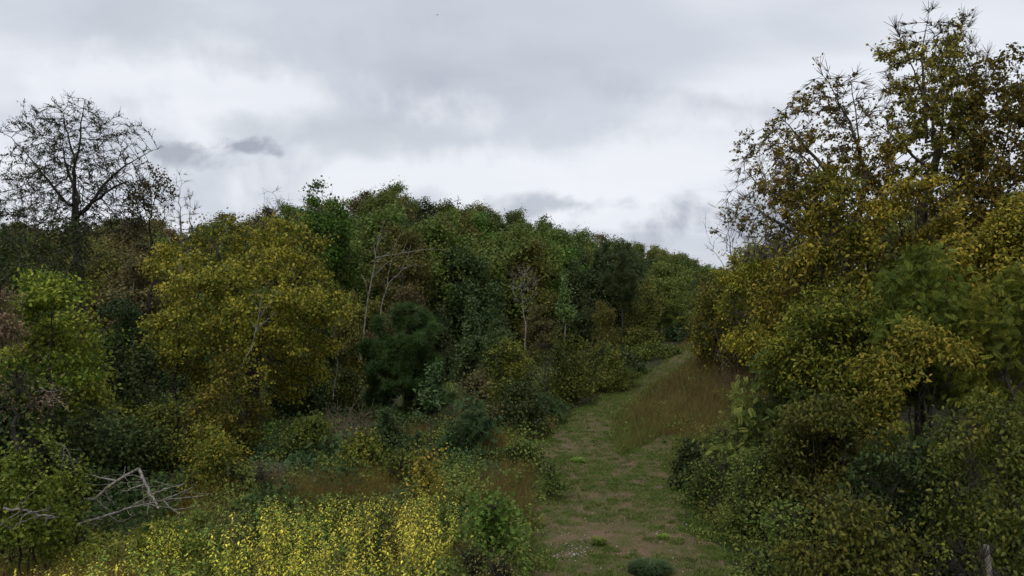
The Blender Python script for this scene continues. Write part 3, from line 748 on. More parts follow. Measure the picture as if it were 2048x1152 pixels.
# tall sparse tree against the sky
place_tree('sparse_tree', 'tall sparse tree with dark branches and few leaves against the sky at left', 'tree', 160, 42, 190, 178, LM('dark'), DARKB, bottom=470, prof='dome', natt=2400, step=.42, kill=.52, nleaf=9500, lsize=0.19, spread=0.07, gap=.30, lobes=26, lobe_size=.30, rbase=.34, rtip=0.019, forkz=7.4, leafr=2.5, twigs=3600, thick=.05, wob=.14, tmpl=T_lance(), up=0.05, uni=.6, limbs=[(0, [(150, 430), (148, 380), (150, 320), (135, 270), (125, 225)]), (-60, [(145, 412), (100, 350), (75, 310), (50, 280), (5, 262)]), (60, [(160, 425), (190, 370), (222, 330), (262, 300), (285, 285)]), (-50, [(152, 350), (175, 300), (185, 250), (200, 215)]), (70, [(150, 400), (110, 330), (90, 270), (70, 235)]), (-70, [(158, 440), (205, 410), (260, 380), (300, 372)])])
place_tree('sparse_tree', 'low forked sparse tree left of the tall one with pale lower trunk', 'tree', 92, 38, 400, 100, LM('dark'), BARK, bottom=560, prof='dome', natt=600, step=.4, kill=.5, nleaf=3500, lsize=.17, spread=.2, gap=.3, lobes=12, lobe_size=.3, rbase=.2, rtip=0.016, forkz=4, twigs=700)
place_tree('sparse_tree', 'thin half bare tree right of the tall sparse tree', 'tree', 300, 44, 335, 60, LM('hillbr'), DARKB, bottom=520, prof='vase', natt=500, step=.38, kill=.48, nleaf=2600, lsize=.18, spread=.18, gap=.3, lobes=10, lobe_size=.3, rbase=.16, rtip=.012, twigs=500, forkz=5)
place_tree('dead_tree', 'pale leafless tree with upright twigs between sparse tree and yellow tree', 'tree', 362, 46, 338, 34, None, PALEB, bottom=560, prof='vase', natt=320, step=.34, kill=.4, nleaf=0, lobes=7, lobe_size=.35, rbase=.12, rtip=.011, forkz=4.5, twigs=320, up=.1)
place_tree('dead_tree', 'short broken dead tree with two pale stubs left of the yellow crown', 'tree', 385, 44, 395, 26, None, BARK, bottom=520, prof='vase', natt=60, step=.4, kill=.5, nleaf=0, lobes=4, lobe_size=.4, rbase=.13, rtip=.02, forkz=6.5, twigs=40, up=.1)
place_tree('dead_tree', 'bare forked treetop sticking up behind the yellow crown', 'tree', 545, 60, 376, 44, None, BARK, bottom=440, prof='vase', natt=90, step=.4, kill=.5, nleaf=0, lobes=5, lobe_size=.35, rbase=.09, rtip=.013, forkz=9, twigs=60, up=.08)
place_tree('dead_tree', 'small grey leafless tree in the middle of the wood', 'tree', 1050, 57, 520, 40, None, PALEB, bottom=640, prof='vase', natt=240, step=.36, kill=.45, nleaf=0, lobes=8, lobe_size=.34, rbase=.07, rtip=.011, forkz=2.5, twigs=300, up=.08)
place_tree('sparse_tree', 'half bare tree with pale forked stems behind the spreading grey one', 'tree', 800, 58, 440, 75, LM('hillol'), PALEB, bottom=620, prof='egg', natt=420, step=.45, kill=.6, nleaf=7500, lsize=.24, spread=.3, gap=.3, lobes=14, lobe_size=.3, rbase=.10, twigs=400, forkz=4)
# conifer at the far left edge
place_tree('conifer_tree', 'dark conifer cut off by the left edge of the view', 'tree', -10, 50, 365, 72, LM('pine'), DARKB, bottom=700, prof='cone', natt=500, step=.4, kill=.5, nleaf=3500, lsize=.42, spread=.14, lobes=20, lobe_size=.28, rbase=.2, tmpl=T_needles(12, 8), leafr=5)
# pine
place_tree('pine_tree', 'bushy young pine with fuzzy dark needles in the middle distance', 'tree', 808, 35, 592, 108, LM('pine'), DARKB, bottom=860, prof='dome', natt=700, step=.3, kill=.42, nleaf=8500, lsize=0.36, spread=0.13, lobes=22, lobe_size=0.3, rbase=.14, tmpl=T_needles(16, 5), leafr=6, droop=-.4, uni=.15)
# blue green saplings in front of the pine
place_tree('sapling_tree', 'blue green pointed young tree in front of the pine', 'tree', 868, 26, 706, 62, LM('blue'), BARK, bottom=930, prof='cone', natt=500, step=.24, kill=.34, nleaf=10000, lsize=.12, spread=.13, gap=.33, lobes=18, lobe_size=.28, rbase=.06, rtip=.006, droop=.5)
place_tree('sapling_tree', 'lower blue green young tree left of the pointed one', 'tree', 790, 25.5, 762, 58, LM('blue'), BARK, bottom=930, prof='egg', natt=400, step=.24, kill=.34, nleaf=8000, lsize=.12, spread=.14, gap=.38, lobes=14, lobe_size=.3, rbase=.05, rtip=.006, droop=.5)
place_tree('sapling_tree', 'pointed grey green young tree right of the pine', 'tree', 940, 40, 578, 48, LM('blue'), BARK, bottom=780, prof='cone', natt=450, step=.28, kill=.4, nleaf=8500, lsize=.16, spread=.18, gap=.33, lobes=16, lobe_size=.3, rbase=.08, rtip=.008)
place_tree('sapling_tree', 'slim pale green sapling standing out in the centre of the wood', 'tree', 1131, 56, 530, 24, LM('pale'), PALEB, bottom=640, prof='cone', natt=160, step=.26, kill=.36, nleaf=1500, lsize=.20, spread=.18, gap=.3, lobes=9, lobe_size=.36, rbase=.06, rtip=.009)
print('named', time.time() - T0)

# ------------------------------------------------------------------ shrubs left of the track
def shrub(label, px, Y, top, halfw, pal, bottom=None, n=7000, size=.14, gap=.33, name='shrub', bark=DARKB, trunks=3, **kw):
    a = dict(prof='dome', natt=int(120 + halfw * Y * .08), step=.3, kill=.42, nleaf=n, lsize=size, spread=.22, gap=gap, lobes=15, lobe_size=.32, rbase=.08, rtip=.007, trunks=trunks, forkz=.4, droop=.4, twigs=260, rag=1.8)
    a.update(kw)
    return place_tree(name, label, 'shrub', px, Y, top, halfw, LM(pal), bark, bottom=bottom if bottom else 1400, wood='stems', foliage='foliage', **a)
shrub('bright olive rounded shrub right of the pointed grey green tree', 1015, 36, 672, 62, 'green', n=9000)
shrub('broad green mounded thicket in the middle left of the track', 1110, 41, 664, 95, 'shrub', n=13000, size=.16)
shrub('green mounded shrub bordering the track below the small yellow green tree', 1200, 46, 680, 72, 'shrub', n=9000, size=.16)
shrub('dark shrub at the foot of the mounded thicket', 1040, 33, 765, 75, 'dark', n=8000)
shrub('dark rounded shrub beside the track in front of the far trees', 1235, 50, 705, 60, 'dark', n=7000, size=.17)
shrub('green bush where the track meets the far trees', 1310, 55, 690, 55, 'shrub', n=6000, size=.18)
shrub('tall dark thicket filling the gap under the reddish brown tree', 1000, 44, 655, 60, 'dark', n=7000, size=.18)
shrub('brownish vine covered shrub between pine and bright olive shrub', 955, 31, 735, 40, 'hillbr', n=4500)
shrub('low bluish sumac clump right of the pointed young tree', 945, 28, 800, 45, 'blue', n=1400, size=0.28, tmpl=T_pinnate())
shrub('feathery sumac shrub in front of the dark thicket', 1085, 36, 790, 50, 'blue', n=1500, size=0.32, tmpl=T_pinnate())
shrub('small leafy bush at the left verge of the track', 1050, 26.5, 890, 34, 'low', n=2500, size=.11)
shrub('small dark round bush beside the track', 1100, 23.5, 935, 17, 'low', n=1200, size=.08, trunks=1)
shrub('feathery pale green bush beneath the yellow tree', 690, 26, 880, 55, 'lowbl', n=1400, size=0.28, tmpl=T_pinnate())
shrub('low green bush behind the yellow weeds', 810, 22.5, 900, 55, 'shrub', n=4500, size=.10)
shrub('rounded mid green brush bush under the right side of the yellow tree', 620, 27, 835, 60, 'shrub', n=6000, size=.12, natt=300)
shrub('loose olive brush bush in front of the pinkish dead brush', 730, 24.5, 865, 55, 'olive', n=5500, size=.11, natt=300, gap=.42)
shrub('straggly green brush bush behind the left end of the yellow weeds', 500, 22, 925, 55, 'low', n=5000, size=.10, natt=300, gap=.42)
shrub('loose yellow leaved sapling rising behind the weeds', 850, 20.5, 888, 22, 'yellow', n=900, size=.10, name='sapling', trunks=1)
shrub('dark thicket behind the trunk of the large yellow tree', 600, 38, 720, 80, 'dark', n=9000, size=.17)
shrub('brown shaded thicket right of the white leafless trunk', 700, 38, 740, 45, 'shrub', n=5000, size=.15)
# left mass
shrub('lime green leafy tree with drooping branches at far left', 95, 23, 545, 120, 'lime', n=14000, size=0.14, bottom=760, name='maple_tree', trunks=1, prof='dome', rbase=.12, forkz=2.5, tmpl=T_leaf(), natt=600, gap=0.46)
shrub('green tree under the lime green branches at left', 90, 25.5, 600, 165, 'green', n=26000, size=.17, bottom=950, name='broadleaf_tree', trunks=2, natt=900, rbase=.15, gap=0.46)
shrub('dark green understory tree at the left edge in shade', 30, 21, 740, 120, 'dark', n=16000, size=.15, natt=600, gap=0.46)
shrub('dark understory shrub between the green tree and the yellow tree', 260, 28, 690, 110, 'dark', n=18000, size=.15, natt=700, gap=0.46)  # deep shade beneath the yellow tree is put into the dark leaf colour
shrub('shaded olive shrub below the smaller yellow tree', 330, 25, 800, 90, 'shrub', n=11000, size=.12, gap=0.46, natt=500)  # darker leaf palette stands in for the shade under the tree
shrub('loose olive shrub in front of the large yellow tree trunk', 455, 26.5, 690, 70, 'olive', n=8000, size=.13, gap=0.46, natt=500, prof='egg')
shrub('shaded green shrub behind the fallen branches', 200, 23, 815, 110, 'dark', n=14000, size=.13, natt=600, gap=0.46)  # shade of this zone is painted in by the dark leaf palette
shrub('brownish shrub right of the fallen branches', 420, 22.5, 850, 70, 'olive', n=7000, size=.10, gap=0.46)
shrub('pinkish brown dried shrub cut by the left edge', -8, 18.5, 560, 34, 'pink', n=3200, size=.09, bottom=700, trunks=1, forkz=3, gap=0.42)
shrub('small pinkish brown dead branch cluster at the left edge', 30, 18, 735, 45, 'pink', n=1100, size=.08, bottom=830, trunks=1, forkz=2, gap=.42)
shrub('bright green vine covered bush in the lower left corner', 55, 15.5, 862, 68, 'green', n=11000, size=0.085, tmpl=T_maple(), gap=0.42, natt=400, twigs=300, uni=.3)
shrub('green leafy bush behind the vine covered one at lower left', 130, 17.5, 930, 48, 'green', n=4200, size=0.085, tmpl=T_maple(), gap=.4)
print('left', time.time() - T0)

# ------------------------------------------------------------------ right hand trees
RT = dict(rnd=.8, tscale=1.6)
place_tree('broadleaf_tree', 'tallest tree at right with dark open crown and yellow lower leaves', 'tree', 1850, 27, 12, 135, LM('olivebr'), BARK, bottom=430, prof='dome', natt=2000, step=.34, kill=0.5, nleaf=15500, lsize=0.14, spread=0.06, gap=0.4, lobes=40, lobe_size=0.22, rbase=.26, rtip=0.015, forkz=10, leafr=2, twigs=3200, up=0.1, **RT, uni=.55, wob=0.12, limbs=[(-60, [(1869, 312), (1848, 234), (1822, 193), (1785, 125), (1759, 80)]), (0, [(1853, 286), (1850, 208), (1843, 104), (1858, 26)]), (60, [(1890, 312), (1905, 208), (1921, 130), (1940, 62)]), (50, [(1860, 330), (1800, 260), (1760, 220)])])
place_tree('broadleaf_tree', 'half bare tall tree with thin upright twigs behind the tallest tree', 'tree', 1920, 29, 15, 75, LM('olivebr'), BARK, bottom=330, prof='vase', natt=600, step=.34, kill=.44, nleaf=1500, lsize=0.12, spread=0.05, gap=.4, lobes=10, lobe_size=.32, rbase=0.13, rtip=.010, forkz=10, twigs=1400, up=0.25, **RT)
place_tree('broadleaf_tree', 'brown green tree with a full crown at the upper right edge', 'tree', 2005, 25, 85, 125, LM('olivebr'), BARK, bottom=520, prof='dome', natt=1700, step=.32, kill=.46, nleaf=16000, lsize=.15, spread=0.12, gap=0.38, lobes=20, lobe_size=.28, rbase=.22, rtip=.010, forkz=6, twigs=1600, **RT, leafr=3, uni=.6, up=0.15)
place_tree('broadleaf_tree', 'open crowned brown green tree left of the tallest tree', 'tree', 1680, 27, 128, 150, LM('olivebr'), BARK, bottom=520, prof='dome', natt=1900, step=.34, kill=0.5, nleaf=13000, lsize=0.14, spread=0.06, gap=0.4, lobes=36, lobe_size=0.22, rbase=.22, rtip=0.014, forkz=5, leafr=2, twigs=2800, lean=(-.6, 0), **RT, up=0.1, uni=.55, wob=0.12, limbs=[(-50, [(1728, 354), (1692, 260), (1650, 198), (1619, 151)]), (50, [(1700, 380), (1640, 310), (1600, 250), (1575, 215)]), (0, [(1720, 330), (1715, 240), (1700, 150)]), (-60, [(1730, 360), (1770, 280), (1790, 200)])])
place_tree('broadleaf_tree', 'leaning thin twigged tree reaching left over the track edge', 'tree', 1590, 28, 235, 125, LM('olivebr'), PALEB, bottom=520, prof='dome', natt=1500, step=.34, kill=.45, nleaf=6500, lsize=0.13, spread=0.06, gap=.38, lobes=30, lobe_size=0.22, rbase=.18, rtip=0.013, forkz=4.5, leafr=2, twigs=2600, lean=(-.9, 0), up=0.06, **RT, uni=.6, wob=0.12, limbs=[(-40, [(1680, 420), (1634, 344), (1556, 292), (1488, 297)]), (40, [(1640, 440), (1580, 400), (1530, 365), (1504, 333)]), (0, [(1660, 400), (1600, 310), (1540, 250)]), (30, [(1600, 470), (1545, 430), (1515, 410)])])
place_tree('dead_tree', 'bare branched dead tree above the far end of the slope', 'tree', 1490, 55, 392, 78, None, BARK, bottom=560, prof='vase', natt=160, step=.42, kill=.55, nleaf=0, lobes=9, lobe_size=.34, rbase=.09, rtip=0.018, forkz=4, twigs=160, lean=(-1.2, 0), up=.05)
place_tree('broadleaf_tree', 'yellow olive tree at the right of the grassy crest', 'tree', 1510, 40, 480, 85, LM('yellow'), DARKB, bottom=720, prof='round', natt=800, step=.36, kill=.5, nleaf=22000, lsize=0.18, spread=.24, gap=0.42, lobes=20, lobe_size=.3, rbase=.16, twigs=400, **RT, tmpl=T_lance2())
place_tree('broadleaf_tree', 'brownish olive tree leaning over the far end of the slope', 'tree', 1440, 47, 545, 75, LM('olivebr'), DARKB, bottom=735, prof='round', natt=600, step=.38, kill=.5, nleaf=10000, lsize=.2, spread=.26, gap=.38, lobes=16, lobe_size=.3, rbase=.14, twigs=300, **RT)
place_tree('broadleaf_tree', 'yellow orange tree in the middle of the right hand trees', 'tree', 1640, 25, 345, 135, LM('yellow'), DARKB, bottom=720, prof='dome', natt=1100, step=.32, kill=.45, nleaf=46000, lsize=0.155, spread=.22, gap=0.42, lobes=26, lobe_size=.26, rbase=.18, twigs=700, **RT, tmpl=T_lance2())
place_tree('broadleaf_tree', 'yellow leaved tree below the tallest tree at right', 'tree', 1840, 23.5, 350, 130, LM('yellow'), DARKB, bottom=700, prof='dome', natt=1000, step=.32, kill=.45, nleaf=42000, lsize=0.15, spread=.22, gap=0.42, lobes=24, lobe_size=.26, rbase=.18, twigs=700, **RT, tmpl=T_lance2())
place_tree('broadleaf_tree', 'golden tree cut by the right edge at half height', 'tree', 2040, 22, 370, 95, LM('yellow'), DARKB, bottom=700, prof='dome', natt=700, step=.32, kill=.45, nleaf=20000, lsize=0.15, spread=.22, gap=0.42, lobes=18, lobe_size=.28, rbase=.18, twigs=300, **RT, tmpl=T_lance2())
place_tree('broadleaf_tree', 'fresh green feathery tree at right below the golden crowns', 'tree', 1850, 19.5, 470, 115, LM('green'), DARKB, bottom=800, prof='dome', natt=700, step=.3, kill=.42, nleaf=5200, lsize=0.22, spread=.2, gap=.3, lobes=22, lobe_size=.27, rbase=.14, tmpl=T_pinnate(), droop=.5, **RT)
place_tree('broadleaf_tree', 'green feathery tree at the right edge with long leaves', 'tree', 2030, 17.5, 500, 120, LM('green'), DARKB, bottom=900, prof='dome', natt=700, step=.3, kill=.42, nleaf=6500, lsize=0.2, spread=.2, gap=.3, lobes=22, lobe_size=.27, rbase=.14, tmpl=T_pinnate(), droop=.5, **RT)
place_tree('broadleaf_tree', 'shaded olive tree behind the feathery saplings right of the slope', 'tree', 1660, 22, 560, 130, LM('olive'), DARKB, bottom=900, prof='round', natt=900, step=.3, kill=.42, nleaf=32000, lsize=0.14, spread=.2, gap=0.42, lobes=26, lobe_size=.26, rbase=.14, twigs=500, **RT, tmpl=T_lance2())
place_tree('broadleaf_tree', 'shaded olive tree filling the middle of the right hand thicket', 'tree', 1850, 18.5, 620, 140, LM('olive'), DARKB, bottom=1050, prof='round', natt=900, step=.28, kill=.4, nleaf=34000, lsize=0.13, spread=.19, gap=0.42, lobes=28, lobe_size=.25, rbase=.12, twigs=500, droop=.6, **RT, tmpl=T_lance2())
print('right1', time.time() - T0)
shrub('dark green shrub mass under the right hand trees', 1650, 18.5, 800, 130, 'shrub', n=24000, size=0.12, natt=700, gap=0.47, tmpl=T_lance2(), droop=0.6)
shrub('olive leafy shrub at the right edge beside the pale stem', 1985, 14.8, 770, 140, 'shrub', n=22000, size=0.11, natt=700, gap=0.47, tmpl=T_lance2(), droop=0.6)
shrub('dark shaded shrub in the lower right between larger shrubs', 1800, 16, 850, 120, 'dark', n=14000, size=0.13, natt=600, gap=0.47, tmpl=T_lance2(), droop=0.6)
shrub('low green shrub at the bottom right of the view', 1700, 13.8, 985, 120, 'shrub', n=9000, size=0.11, natt=500, gap=0.47, tmpl=T_lance2(), droop=0.6)
shrub('yellow green leafed low shrub in the bottom right corner', 1920, 12.2, 1050, 120, 'green', n=5000, size=0.1, natt=400, gap=0.47, tmpl=T_lance2(), droop=0.6)
shrub('low weedy shrub between the track and the right thicket', 1530, 19, 900, 70, 'low', n=7000, size=.09, natt=300, gap=.38)
shrub('small olive bush at the near right edge of the track', 1560, 15.5, 1000, 70, 'low', n=4500, size=.08, natt=300, gap=.4)
shrub('weedy olive bush in front of the small cedar', 1440, 21.5, 915, 60, 'low', n=4500, size=.09, natt=300, gap=.42)
shrub('low leafy weeds bush right behind the small cedar', 1450, 26, 850, 60, 'low', n=4500, size=.11, natt=300, gap=.42)
shrub('tree of heaven sapling with feathery leaves by the slope', 1555, 24, 688, 55, 'low', n=1500, size=0.3, tmpl=T_pinnate(7), name='sapling', trunks=2, gap=.25)
shrub('second feathery sapling reaching over the dry grass', 1500, 23, 762, 75, 'low', n=1700, size=0.28, tmpl=T_pinnate(7), name='sapling', trunks=2, gap=.25)
shrub('feathery green sapling below the shaded olive tree', 1620, 21, 770, 65, 'low', n=1500, size=0.28, tmpl=T_pinnate(7), name='sapling', trunks=2, gap=.25)
shrub('small dark cedar bush at the right border of the dry grass', 1385, 24, 880, 30, 'dark', n=2800, size=.14, gap=.2, trunks=1, prof='egg')
shrub('low dark thicket closing the wood behind the far end of the track', 1275, 64, 655, 75, 'shrub', n=9000, size=.2, gap=.25)
shrub('dark hollow thicket at the far end of the track', 1390, 60, 650, 70, 'dark', n=7000, size=.2, gap=.25)
shrub('dark shrub at the right end of the grassy crest', 1490, 48, 640, 60, 'dark', n=6000, size=.18, gap=.3)
print('right2', time.time() - T0)
# pale stem standing in the lower right corner
def simple_stems(name, label, cat, chains, bark, loc=(0, 0, 0), part='trunk', group=None):
    parts = []
    for pts_, r0, r1 in chains:
        p = np.array(pts_, float); n = len(p); rr = np.linspace(r0, r1, n); d = unit(np.gradient(p, axis=0))
        parts.append(tubes(p[:-1], p[1:], rr[:-1], rr[1:], d[:-1], d[1:], 6 if r0 > .02 else 4))
    V, T, A = merge(parts); o = link(name, build_mesh(name, V, T, A, mats=(bark,), smooth_=True)); o.location = loc; tag(o, label, cat, group); return o
def wander(a, b, n, amp, r):
    a, b = np.array(a, float), np.array(b, float); t = np.linspace(0, 1, n)[:, None]; w = np.cumsum(r.normal(size=(n, 3)), 0); w = w - t * w[-1] - (1 - t) * w[0]
    return a * (1 - t) + b * t + w * amp * np.linalg.norm(b - a) / n
def at(px, py, Y): return np.array([(px - 1024) / F * Y, Y, CAMZ + (576 - py) * Y / F])
r = np.random.default_rng(77)
x, y, z = pos(1978, 12.0)
simple_stems('tree_stump', 'pale dead stem standing in the lower right corner', 'stump', [(wander((x, y, z - .1), at(1972, 1090, 12), 6, .2, r), .06, .045)], PALEB)

# ------------------------------------------------------------------ fallen dead branches, lower left
def dead_branch(label, main, Y0, Y1, r0, r1, twigs, seed, bark=DEADB, name='fallen_branch', group='dead branches at lower left'):
    """main = pixel polyline, distance runs from Y0 to Y1; twigs = pixel polylines hanging on it"""
    r = np.random.default_rng(seed); ch = []
    m = np.array([at(px, py, Y0 + (Y1 - Y0) * k / (len(main) - 1)) for k, (px, py) in enumerate(main)])
    t = np.linspace(0, len(m) - 1, len(m) * 4); mm = np.stack([np.interp(t, np.arange(len(m)), m[:, k]) for k in range(3)], 1) + r.normal(size=(len(t), 3)) * .012
    ch.append((mm, r0, r1))
    for tw in twigs:
        s = at(*tw[0], 0 + (Y0 + Y1) / 2); k = np.argmin(np.linalg.norm(mm - s, axis=1)); p = [mm[k]]
        for q, (px, py) in enumerate(tw[1:]): p.append(at(px, py, mm[k][1] + r.uniform(-.4, .4) * (q + 1)))
        p = np.array(p); t = np.linspace(0, len(p) - 1, len(p) * 4); pp = np.stack([np.interp(t, np.arange(len(p)), p[:, c]) for c in range(3)], 1) + r.normal(size=(len(t), 3)) * .012
        ra = max(r1, r0 * .5); ch.append((pp, ra, .006))
        for _ in range(3):
            k = r.integers(2, len(pp)); e = pp[k - 1] + np.array([r.normal() * .3, r.normal() * .2, abs(r.normal()) * .2 - .05]); ch.append((wander(pp[k - 1], e, 4, .25, r), .009, .004))
    for _ in range(8):
        k = r.integers(4, len(mm)); e = mm[k - 1] + np.array([r.normal() * .35, r.normal() * .25, r.normal() * .2]); ch.append((wander(mm[k - 1], e, 5, .25, r), .011, .004))
    return simple_stems(name, label, 'branch' if name == 'fallen_branch' else 'dead tree', ch, bark, group=group)
dead_branch('long bleached dead branch rising to a broken tip in the lower left', [(165, 1000), (190, 998), (232, 962), (278, 936)], 17.6, 18.2, .045, .032, [[(232, 962), (175, 948)], [(190, 998), (172, 1020), (178, 1045), (200, 1052)], [(205, 985), (232, 1012)], [(190, 998), (215, 1020), (212, 1035)]], 1)
dead_branch('dead limb bending down from the broken tip to the right', [(278, 936), (288, 962), (305, 995), (318, 1018)], 18.2, 17.6, .04, .03, [[(288, 962), (240, 985)], [(305, 995), (340, 975), (372, 968)]], 2)
dead_branch('long low dead branch with fine twigs lying across the weeds', [(155, 1048), (215, 1030), (265, 1015), (330, 1000), (410, 992)], 17.4, 18.2, .036, .012, [[(265, 1015), (300, 990), (335, 978)], [(330, 1000), (360, 1030), (352, 1045)], [(215, 1030), (240, 1045), (270, 1030)], [(300, 1008), (350, 1020), (400, 1010)], [(330, 1000), (380, 978), (392, 965)]], 3)
dead_branch('pale forked dead branch poking out at the lower left edge', [(8, 1018), (52, 1020), (80, 1030), (118, 1034)], 14.3, 14.6, .028, .014, [[(80, 1030), (40, 1046), (18, 1062)], [(52, 1020), (42, 995)], [(70, 1030), (90, 1018)]], 4)
dead_branch('curved dead branch in the shade above the fallen branches', [(100, 882), (130, 892), (142, 915), (148, 935)], 20, 20.4, .025, .012, [[(130, 892), (122, 940)]], 5)
dead_branch('thin dead branch hanging in the shade at left', [(78, 775), (100, 785), (120, 805), (140, 825)], 20.5, 20.8, .022, .01, [[(100, 785), (150, 778)]], 6)
dead_branch('grey bare tree with spreading pale limbs right of the yellow tree', [(722, 720), (735, 600), (748, 540), (752, 500), (762, 460), (770, 440)], 50, 49.5, .065, .018, [[(744, 560), (775, 525), (805, 505), (815, 480)], [(738, 590), (732, 565), (722, 548)], [(750, 515), (748, 490), (736, 478)], [(755, 490), (765, 475), (780, 462)], [(790, 515), (840, 500), (870, 498), (905, 505)], [(770, 530), (785, 500), (800, 470)]], 11, PALEB, 'dead_tree', 'bare trees right of the big yellow tree')
dead_branch('slim pale bare tree leaning beside the spreading grey one', [(752, 700), (765, 600), (778, 565), (800, 545), (815, 515), (822, 490)], 48, 47.6, .05, .014, [[(772, 575), (776, 548), (784, 520), (782, 500)], [(806, 535), (830, 530), (845, 534)]], 12, PALEB, 'dead_tree', 'bare trees right of the big yellow tree')
dead_branch('white crooked leafless stem between the yellow tree and the pine', [(672, 640), (667, 672), (673, 705), (676, 735), (668, 770), (666, 800)], 33.5, 33.5, .02, .035, [[(673, 705), (690, 700), (700, 690)]], 13, DEADB, 'dead_tree', 'bare trees right of the big yellow tree')
dead_branch('pair of pale stems under the leafless tree left of the yellow crown', [(375, 640), (366, 575), (360, 535), (345, 500), (335, 470)], 42, 42, .08, .03, [[(362, 545), (372, 515), (374, 490)], [(366, 560), (330, 545), (300, 520)], [(345, 500), (325, 500), (300, 490)]], 14, PALEB, 'dead_tree', 'bare trees left of the big yellow tree')
dead_branch('thin grey leaning dead stem in front of the big yellow tree', [(455, 770), (480, 735), (500, 700), (512, 660), (520, 620), (522, 590)], 27, 27.5, .022, .008, [[(512, 660), (535, 640), (552, 622)], [(520, 620), (505, 600), (500, 580)], [(518, 640), (540, 600), (560, 580)]], 15, PALEB, 'dead_tree', 'bare stems in front of the big yellow tree')
def brush(label, px, Y, top, halfw, seed, n=110, bark=BRUSH):
    r = np.random.default_rng(seed); x, y, z = pos(px, Y); R_ = halfw * Y / F; H = CAMZ + (576 - top) * Y / F - z; ch = []
    for _ in range(n):
        a = r.uniform(0, 6.28); e = np.array([math.cos(a) * R_ * r.uniform(.3, 1.1), math.sin(a) * R_ * r.uniform(.3, 1), H * r.uniform(.1, 1) ** 1.3])
        s = np.array([r.normal() * R_ * .25, r.normal() * R_ * .2, r.uniform(0, .3) * H]); w = wander(s, e, 7, .28, r); ch.append((w, .012, .004))
        for _ in range(3):
            k = r.integers(2, 7); e2 = w[k - 1] + r.normal(size=3) * np.array([.3, .3, .2]); ch.append((wander(w[k - 1], e2, 4, .2, r), .006, .003))
    o = simple_stems('brush_pile', label, 'dead brush', ch, bark, (x, y, z), group='heaps of dead brush'); return o
brush('tangle of brown dead twigs beyond the weeds left of centre', 540, 22.5, 905, 50, 1, 80)
brush('heap of pinkish dead brush beneath the trees behind the yellow tree', 690, 29, 795, 70, 2, 150)
brush('dead twigs hanging over the end of the dry slope', 1460, 42, 625, 45, 3, 30)
print('branches', time.time() - T0)

# ------------------------------------------------------------------ yellow weeds in the foreground
def weed_mesh(seed, H, pairs, lsize, palette, stems=3, upright=.1):
    r = np.random.default_rng(seed); parts = []; st = []
    for s in range(stems):
        a = r.uniform(0, 6.28); b = np.array([math.cos(a), math.sin(a), 0]) * r.uniform(0, .12); h = H * r.uniform(.75, 1.05)
        top = b + np.array([r.normal() * upright * h, r.normal() * upright * h, h]); w = wander(b, top, 7, .08, r); d = unit(np.gradient(w, axis=0)); rr = np.linspace(.008, .003, 7)
        st.append(tubes(w[:-1], w[1:], rr[:-1], rr[1:], d[:-1], d[1:], 3))
        n = pairs * 2; t = np.repeat(np.linspace(.22, 1, pairs), 2) + r.normal(size=n) * .01; P = np.stack([np.interp(t * 6, np.arange(7), w[:, k]) for k in range(3)], 1)
        ang = np.arange(n) * 2.4 + r.uniform(0, 6); ax = np.stack([np.cos(ang), np.sin(ang), r.normal(size=n) * .35 - .35], 1)
        P = P + ax * .03; nr = np.stack([np.cos(ang) * .3, np.sin(ang) * .3, np.ones(n)], 1) + r.normal(size=(n, 3)) * .3
        tn = np.stack([r.uniform(0, 1, n), np.full(n, .25) + .6 * t, r.uniform(0, 1, n)], 1)
        parts.append(scatter(T_leaf() if lsize > .13 else T_lance2(), P, ax, nr, lsize * r.uniform(.6, 1.25, n) * (1.1 - .4 * t), tn))
    return build_mesh('weed_stems', *merge(st), mats=(STEM,), smooth_=True), build_mesh('weed_leaves', *merge(parts), mats=(LM(palette),))
STEM = bark_mat('weed_stem', (.10, .09, .03), (.20, .16, .07))
WY = [weed_mesh(900 + k, 1.75, 21, .090, 'weed', 5, .2) for k in range(5)]
WG = [weed_mesh(920 + k, 1.3, 12, .12, 'weedgr', 5, .22) for k in range(3)]
wr = random.Random(4)
def weed(protoset, k, px, Y, H, href, label, group, cat='weed', name='leafy_weed', wid=1):
    x, y, z = pos(px, Y); s = H / href
    o = empty(name, (x, y, z - .03), wr.uniform(0, 6.28), (s * wid, s * wid, s)); tag(o, label, cat, group)
    a, b = protoset[k % len(protoset)]; link('stem', a, o); link('leaves', b, o); return o
def edge_top(px):   # top outline of the yellow stand in the photograph
    return float(np.interp(px, [0, 150, 300, 400, 550, 650, 800, 900, 930], [1120, 1085, 1040, 1020, 985, 985, 950, 975, 1050]))
nw = 0
def zone_(px, Y):
    return ('in the left third' if px < 420 else 'in the middle' if px < 660 else 'at the right end') + ' of the yellow weed stand, ' + ('front row' if Y < 12.6 else 'middle rows' if Y < 16 else 'back row')
